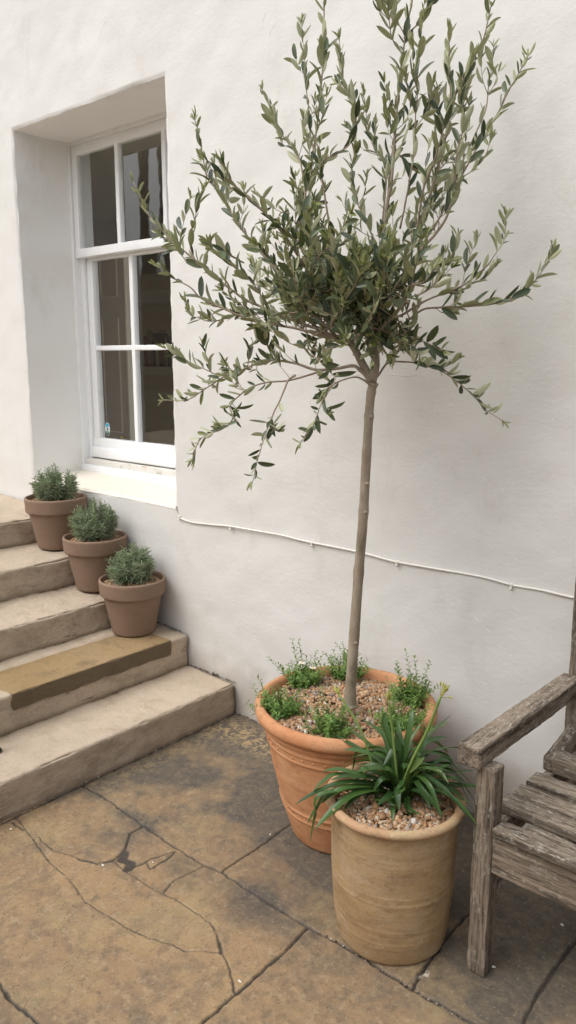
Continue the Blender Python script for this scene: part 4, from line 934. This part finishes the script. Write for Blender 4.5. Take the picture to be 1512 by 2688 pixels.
named = [  # mid and tip as seen, with their depth in the yard
 ((700, 945, -.74), (350, 1045, -.80), .026), ((640, 890, -.70), (455, 970, -.72), .022), ((760, 975, -.80), (470, 1190, -.88), .030), ((690, 1000, -.80), (520, 1050, -.88), .026),
 ((560, 960, -.76), (420, 1165, -.84), .020), ((500, 1040, -.80), (440, 1275, -.86), .020), ((830, 840, -.74), (830, 1050, -.84), .034), ((760, 790, -.72), (640, 990, -.78), .024),
 ((880, 640, -.60), (745, 535, -.55), .026), ((700, 700, -.62), (565, 620, -.60), .024), ((790, 690, -.66), (670, 590, -.62), .022), ((880, 560, -.62), (890, 495, -.60), .026),
 ((1040, 560, -.62), (1050, 480, -.60), .024), ((970, 640, -.64), (955, 540, -.62), .022), ((1010, 700, -.62), (1100, 560, -.56), .026), ((1050, 720, -.64), (1065, 830, -.66), .030),
 ((1180, 780, -.62), (1330, 900, -.62), .022), ((1200, 700, -.60), (1420, 930, -.60), .020), ((1250, 700, -.58), (1425, 960, -.58), .018), ((1260, 850, -.64), (1410, 1090, -.66), .018),
 ((1180, 940, -.72), (1370, 1025, -.74), .026), ((1150, 900, -.70), (1300, 1000, -.70), .022), ((960, 960, -.76), (925, 1150, -.84), .020), ((800, 830, -.70), (700, 880, -.72), .022),
 ((1020, 900, -.74), (1100, 990, -.78), .028), ((1000, 1000, -.74), (1100, 1000, -.76), .026), ((880, 990, -.72), (760, 1090, -.80), .028), ((1120, 660, -.60), (1280, 510, -.52), .012),
 ((940, 720, -.68), (870, 830, -.72), .026), ((740, 720, -.64), (690, 850, -.66), .024), ((1160, 650, -.58), (1290, 790, -.56), .020), ((960, 620, -.66), (1000, 700, -.70), .022),
 ((1100, 770, -.68), (1030, 860, -.74), .026), ((900, 850, -.76), (730, 900, -.80), .024), ((1110, 840, -.70), (1230, 830, -.66), .022)]
for (mx_, my_, md_), (tx, ty, td), w in named:
    if ty > 870 or tx < 560: continue
    td = max(td, -.79) if tx < 620 else max(td, -.765); md_ = max(md_, -.74); w *= 1.35 if tx < 560 else 1.0
    a = AG+np.array([ar.normal(0, .012), ar.normal(0, .012), 0]); m1 = at(*z4(mx_, my_), md_); t1 = at(*z4(tx, ty), td)
    q1 = a+(m1-a)*.45+UP*.03
    strap([a, q1, m1, t1], w*.80, (ar.uniform(), .0 if ar.uniform() < .85 else .15), .3)
low = [  # arching over the rim: mid and tip as seen, with their heights
 ((640, 930, .462), (350, 1045, .405), .025), ((600, 880, .465), (455, 970, .440), .021), ((700, 1000, .445), (470, 1190, .375), .030), ((660, 960, .458), (505, 1040, .428), .026),
 ((560, 985, .450), (420, 1165, .360), .021), ((500, 1000, .445), (440, 1275, .300), .019), ((690, 870, .475), (510, 850, .462), .024), ((800, 960, .440), (640, 1080, .415), .028), ((770, 900, .47), (560, 900, .47), .022),
 ((840, 920, .455), (840, 1050, .405), .034), ((760, 850, .49), (760, 965, .43), .030), ((1040, 905, .455), (1095, 985, .405), .026), ((1180, 930, .462), (1365, 1025, .435), .027), ((1150, 985, .43), (1060, 1015, .40), .024),
 ((1240, 850, .50), (1400, 960, .42), .020), ((1230, 790, .52), (1425, 960, .43), .018), ((1260, 830, .51), (1410, 1090, .36), .017), ((1300, 900, .49), (1430, 1050, .38), .015), ((930, 1040, .415), (930, 1145, .40), .017),
 ((1000, 830, .50), (1190, 890, .45), .026), ((900, 850, .50), (700, 860, .47), .026), ((1090, 760, .53), (1290, 780, .50), .024), ((820, 780, .53), (640, 720, .53), .024), ((1130, 700, .56), (1260, 650, .56), .020)]
for (mx_, my_, mz_), (tx, ty, tz), w in low:
    a = AG+np.array([ar.normal(0, .012), ar.normal(0, .012), 0]); m1 = onz(*z4(mx_, my_), mz_); t1 = onz(*z4(tx, ty), tz)
    q1 = a+(m1-a)*.42+UP*.026
    strap([a, q1, m1+UP*.006, m1+(t1-m1)*.55+UP*.010, t1], w*.92, (ar.uniform(), 0), .3)
for i in range(70):
    az = ar.uniform(0, 2*np.pi); R_ = ar.uniform(.10, .24); hh = ar.uniform(.05, .125)
    if math.sin(az) < -.45: R_ = ar.uniform(.06, .12); hh = ar.uniform(.03, .08)
    dr_ = np.array([math.cos(az), math.sin(az), 0]); a = AG+dr_*.018
    tipz = hh*ar.uniform(-.1, .8) if R_ > .13 else hh*ar.uniform(.6, 1.1)
    p1 = a+dr_*R_*.22+UP*hh*.95; p2 = a+dr_*R_*.62+UP*(hh*1.12+(tipz-hh)*.22)+ar.normal(0, .012, 3); p3 = a+dr_*R_*1.05+UP*tipz
    if p3[1] > -.06: continue
    if np.hypot(*(p3[:2]-FC)) > .15 and p3[2] < .43: p3[2] = .435
    strap([a, p1, p2, p3], ar.uniform(.010, .021), (ar.uniform(), 0 if ar.uniform() < .9 else .15), .35, ar.normal(0, .5))
lm.build('leaves', M['strap_leaf'], ag, color=True)
for pts, big_ in (([(960, 1000), (820, 820), (740, 600), (610, 390)], 0), ([(965, 1000), (955, 880), (930, 620), (905, 420)], 0), ([(975, 980), (1040, 800), (1140, 600), (1215, 405)], 1)):
    deps = [-.665, -.68, -.70, -.72]; Q = smooth_path([at(*z4(x, y), d) for (x, y), d in zip(pts, deps)], 18)
    mb = MB(); tube(mb, Q, np.linspace(.0055, .0036, len(Q)) if big_ else np.linspace(.0045, .0026, len(Q)), 8); s_ = mb.build('flower_stalk', M['stem'], ag)
    mb = MB(); top = Q[-1]; dirn = Q[-1]-Q[-3]; dirn /= np.linalg.norm(dirn)
    if big_:
        for j in range(11):
            d = dirn*ar.uniform(.2, 1)+ar.normal(0, .55, 3); d /= np.linalg.norm(d); l = ar.uniform(.014, .03); e_ = top+d*l+UP*.004; tube(mb, smooth_path([top, top+d*l*.5, e_], 6), .0008, 4); tube(mb, [e_, e_+d*.004, e_+d*.010, e_+d*.013], [.001, .0028, .0022, .0005], 6)
    else:
        for j in range(4): d = dirn+ar.normal(0, .25, 3); tube(mb, [top, top+d*.006, top+d*.014, top+d*.022], [.002, .0035, .003, .0005], 6)
    k_ = mb.build('seed_head', flat('seed_head_green', (.34, .33, .08)), ag)

# ------------------------------------------------------------------ cable on the wall
cp = [(462, 1327), (464, 1345), (475, 1360), (507, 1371), (560, 1378), (606, 1382), (720, 1402), (819, 1424), (930, 1446), (1043, 1475), (1150, 1494), (1260, 1512), (1343, 1535), (1420, 1548), (1512, 1570), (1700, 1600)]
cab = thing('wall_cable', 'thin cream painted cable clipped along the white wall behind the trunk', 'cable', at(464, 1345, 0))
Q = smooth_path([at(a, b, -.006) for a, b in cp], 90); Q[:, 2] += .002*noise(Q, 9, 4); mb = MB(); tube(mb, Q, .0042, 8); mb.build('cable', M['cable'], cab)
for a, b in ((472, 1357), (606, 1383), (819, 1425), (1043, 1476), (1343, 1536)):
    c = at(a, b, -.007); mb = MB(); rough_box(mb, c-[.005, .006, .007], c+[.005, .007, .006], .02, .003, 0); mb.add(c+[0, -.004, -.011]+ICO*.010, ICOF); mb.build('cable_clip', M['cable'], cab)

# ------------------------------------------------------------------ bench
bench = thing('garden_bench', 'weathered grey wooden garden bench with flat arms at the right edge, against the wall', 'bench', (-.2, -.36, 0))
def part(name, lo, hi, ax, seed, r=.005, amp=.0012, label=None, warp=None, parent=bench):
    mb = MB(); rough_box(mb, lo, hi, .012, r, amp, 45, seed, chip=.003, amp2=.0015, n2=7, warp=warp)
    o = mb.build(name, M['wood'][ax], parent)
    if label: o['label'] = label
    return o
BXR = .62
part('front_leg', (-.842, -.683, .001), (-.790, -.630, .594), 2, 1); part('front_leg', (BXR-.052, -.683, .001), (BXR, -.630, .594), 2, 2)
part('back_leg', (-.853, -.085, .001), (-.800, -.030, 1.02), 2, 3); part('back_leg', (BXR-.052, -.085, .001), (BXR, -.030, 1.02), 2, 4)
def armw(Q):
    t = np.clip((Q[..., 1]+.703)/.67, 0, 1); Q[..., 0] += t*.018; return Q
part('armrest', (-.884, -.705, .593), (-.822, -.086, .650), 1, 5, warp=armw); part('armrest', (BXR-.03, -.705, .593), (BXR+.04, -.086, .650), 1, 6)
part('front_rail', (-.789, -.681, .312), (BXR-.053, -.655, .417), 0, 7, label='broad dark front rail speckled with pale lichen')
part('side_rail', (-.832, -.629, .335), (-.800, -.088, .408), 1, 8); part('side_rail', (BXR-.045, -.629, .335), (BXR-.01, -.088, .408), 1, 9)
SL = [(-.692, -.632, .4185, .443, -.788), (-.628, -.590, .409, .431, -.735), (-.562, -.492, .409, .437, -.836), (-.480, -.418, .409, .432, -.836), (-.402, -.330, .409, .434, -.832), (-.296, -.236, .42, .475, -.800), (-.225, -.10, .412, .43, -.80)]
for i, (a, b, z0, z1, xl) in enumerate(SL): part('seat_slat', (xl, a, z0), (BXR-.054 if i < 2 else BXR-.01, b, z1), 0, 20+i, r=.006, amp=.0018, label='pale lichen-covered front slat' if i == 0 else None)
def curl(Q):
    t = np.clip((Q[..., 1]+.26)/.17, 0, 1); Q[..., 2] += t*.035; return Q
part('seat_end_piece', (-.838, -.270, .409), (-.801, -.086, .455), 1, 40, warp=curl)
part('back_rail', (-.799, -.075, .93), (BXR-.053, -.045, 1.0), 0, 41); part('back_rail', (-.799, -.075, .48), (BXR-.053, -.045, .53), 0, 42)
for i in range(11): x_ = -.70+i*.118; part('back_slat', (x_, -.068, .531), (x_+.05, -.052, .929), 2, 50+i)

# ------------------------------------------------------------------ grit along the foot of the wall, chips on the paving
mb = MB(); n = 620; x = rng.uniform(-2.39, .2, n); y = -np.abs(rng.normal(0, .012, n))-.003; z = rng.uniform(.0, .004, n)
x2 = -2.4+np.abs(rng.normal(0, .007, 160)); y2 = rng.uniform(-1.6, 0, 160); z2_ = rng.uniform(-.004, .002, 160)
x3 = np.interp(rng.uniform(0, 1, 90), [0, 1], [-1.25, -.72]); y3 = -.834+rng.normal(0, .006, 90)
xs_ = []; ys2 = []; zs_ = []
for (xf, xb, zf, zb) in SD[:4]:
    k_ = 90; xx = rng.uniform(xb, xf, k_); xs_.append(xx); ys2.append(-np.abs(rng.normal(0, .006, k_))-.002); zs_.append(zf+(xf-xx)/(xf-xb)*(zb-zf)+.001)
    k_ = 60; xs_.append(xb+np.abs(rng.normal(0, .004, k_))); ys2.append(rng.uniform(-1.2, -.02, k_)); zs_.append(np.full(k_, zb+.001))
Pp = np.stack([np.concatenate([x, x2, x3]+xs_), np.concatenate([y, y2, y3]+ys2), np.concatenate([z, z2_, z[:90]*0-.002]+zs_)], -1); n = len(Pp)
gc = np.array([(.10, .08, .06), (.18, .14, .10), (.30, .25, .19), (.06, .05, .04), (.55, .52, .46)])[rng.choice(5, n, p=[.34, .25, .15, .2, .06])]
place(mb, PEB[1], ICOF, Pp, randrot(n), .005*np.exp(rng.normal(0, .4, n)), np.concatenate([gc, np.ones((n, 1))], 1))
tag(mb.build('grit', M['pebble'], color=True), 'dark grit and crumbs along the foot of the wall and in the joints', 'grit', kind='stuff')
chipm = flat('white_chip', (.72, .70, .64))
z3 = lambda x, y: (x/1.9066, 1850+y/1.9066)
for i, (px_, lab, s) in enumerate(((z3(515, 803), 'white chip in the broken corner crack of the paving', .009), (z3(765, 788), 'tiny white chip at the right of the broken paving patch', .006), (z3(1352, 648), 'tiny white fleck on the dark slab left of the olive pot', .005), (z3(55, 622), 'pale fleck on the paving beside the lowest step', .008), ((1293, 2537), 'white flake beside the foot of the bench leg', .013), ((1476, 2428), 'pale fleck on the shaded slab under the bench', .009), (z3(1200, 1383), 'pale crumb by the long diagonal joint', .008))):
    c = onz(px_[0], px_[1], .002); mb = MB(); mb.add(c+(PEB[i % 6]@randrot(1)[0])*np.array([s*1.5, s, s*.45]), ICOF); tag(mb.build('stone_chip', chipm), lab, 'chip', 'pale chips on the paving')
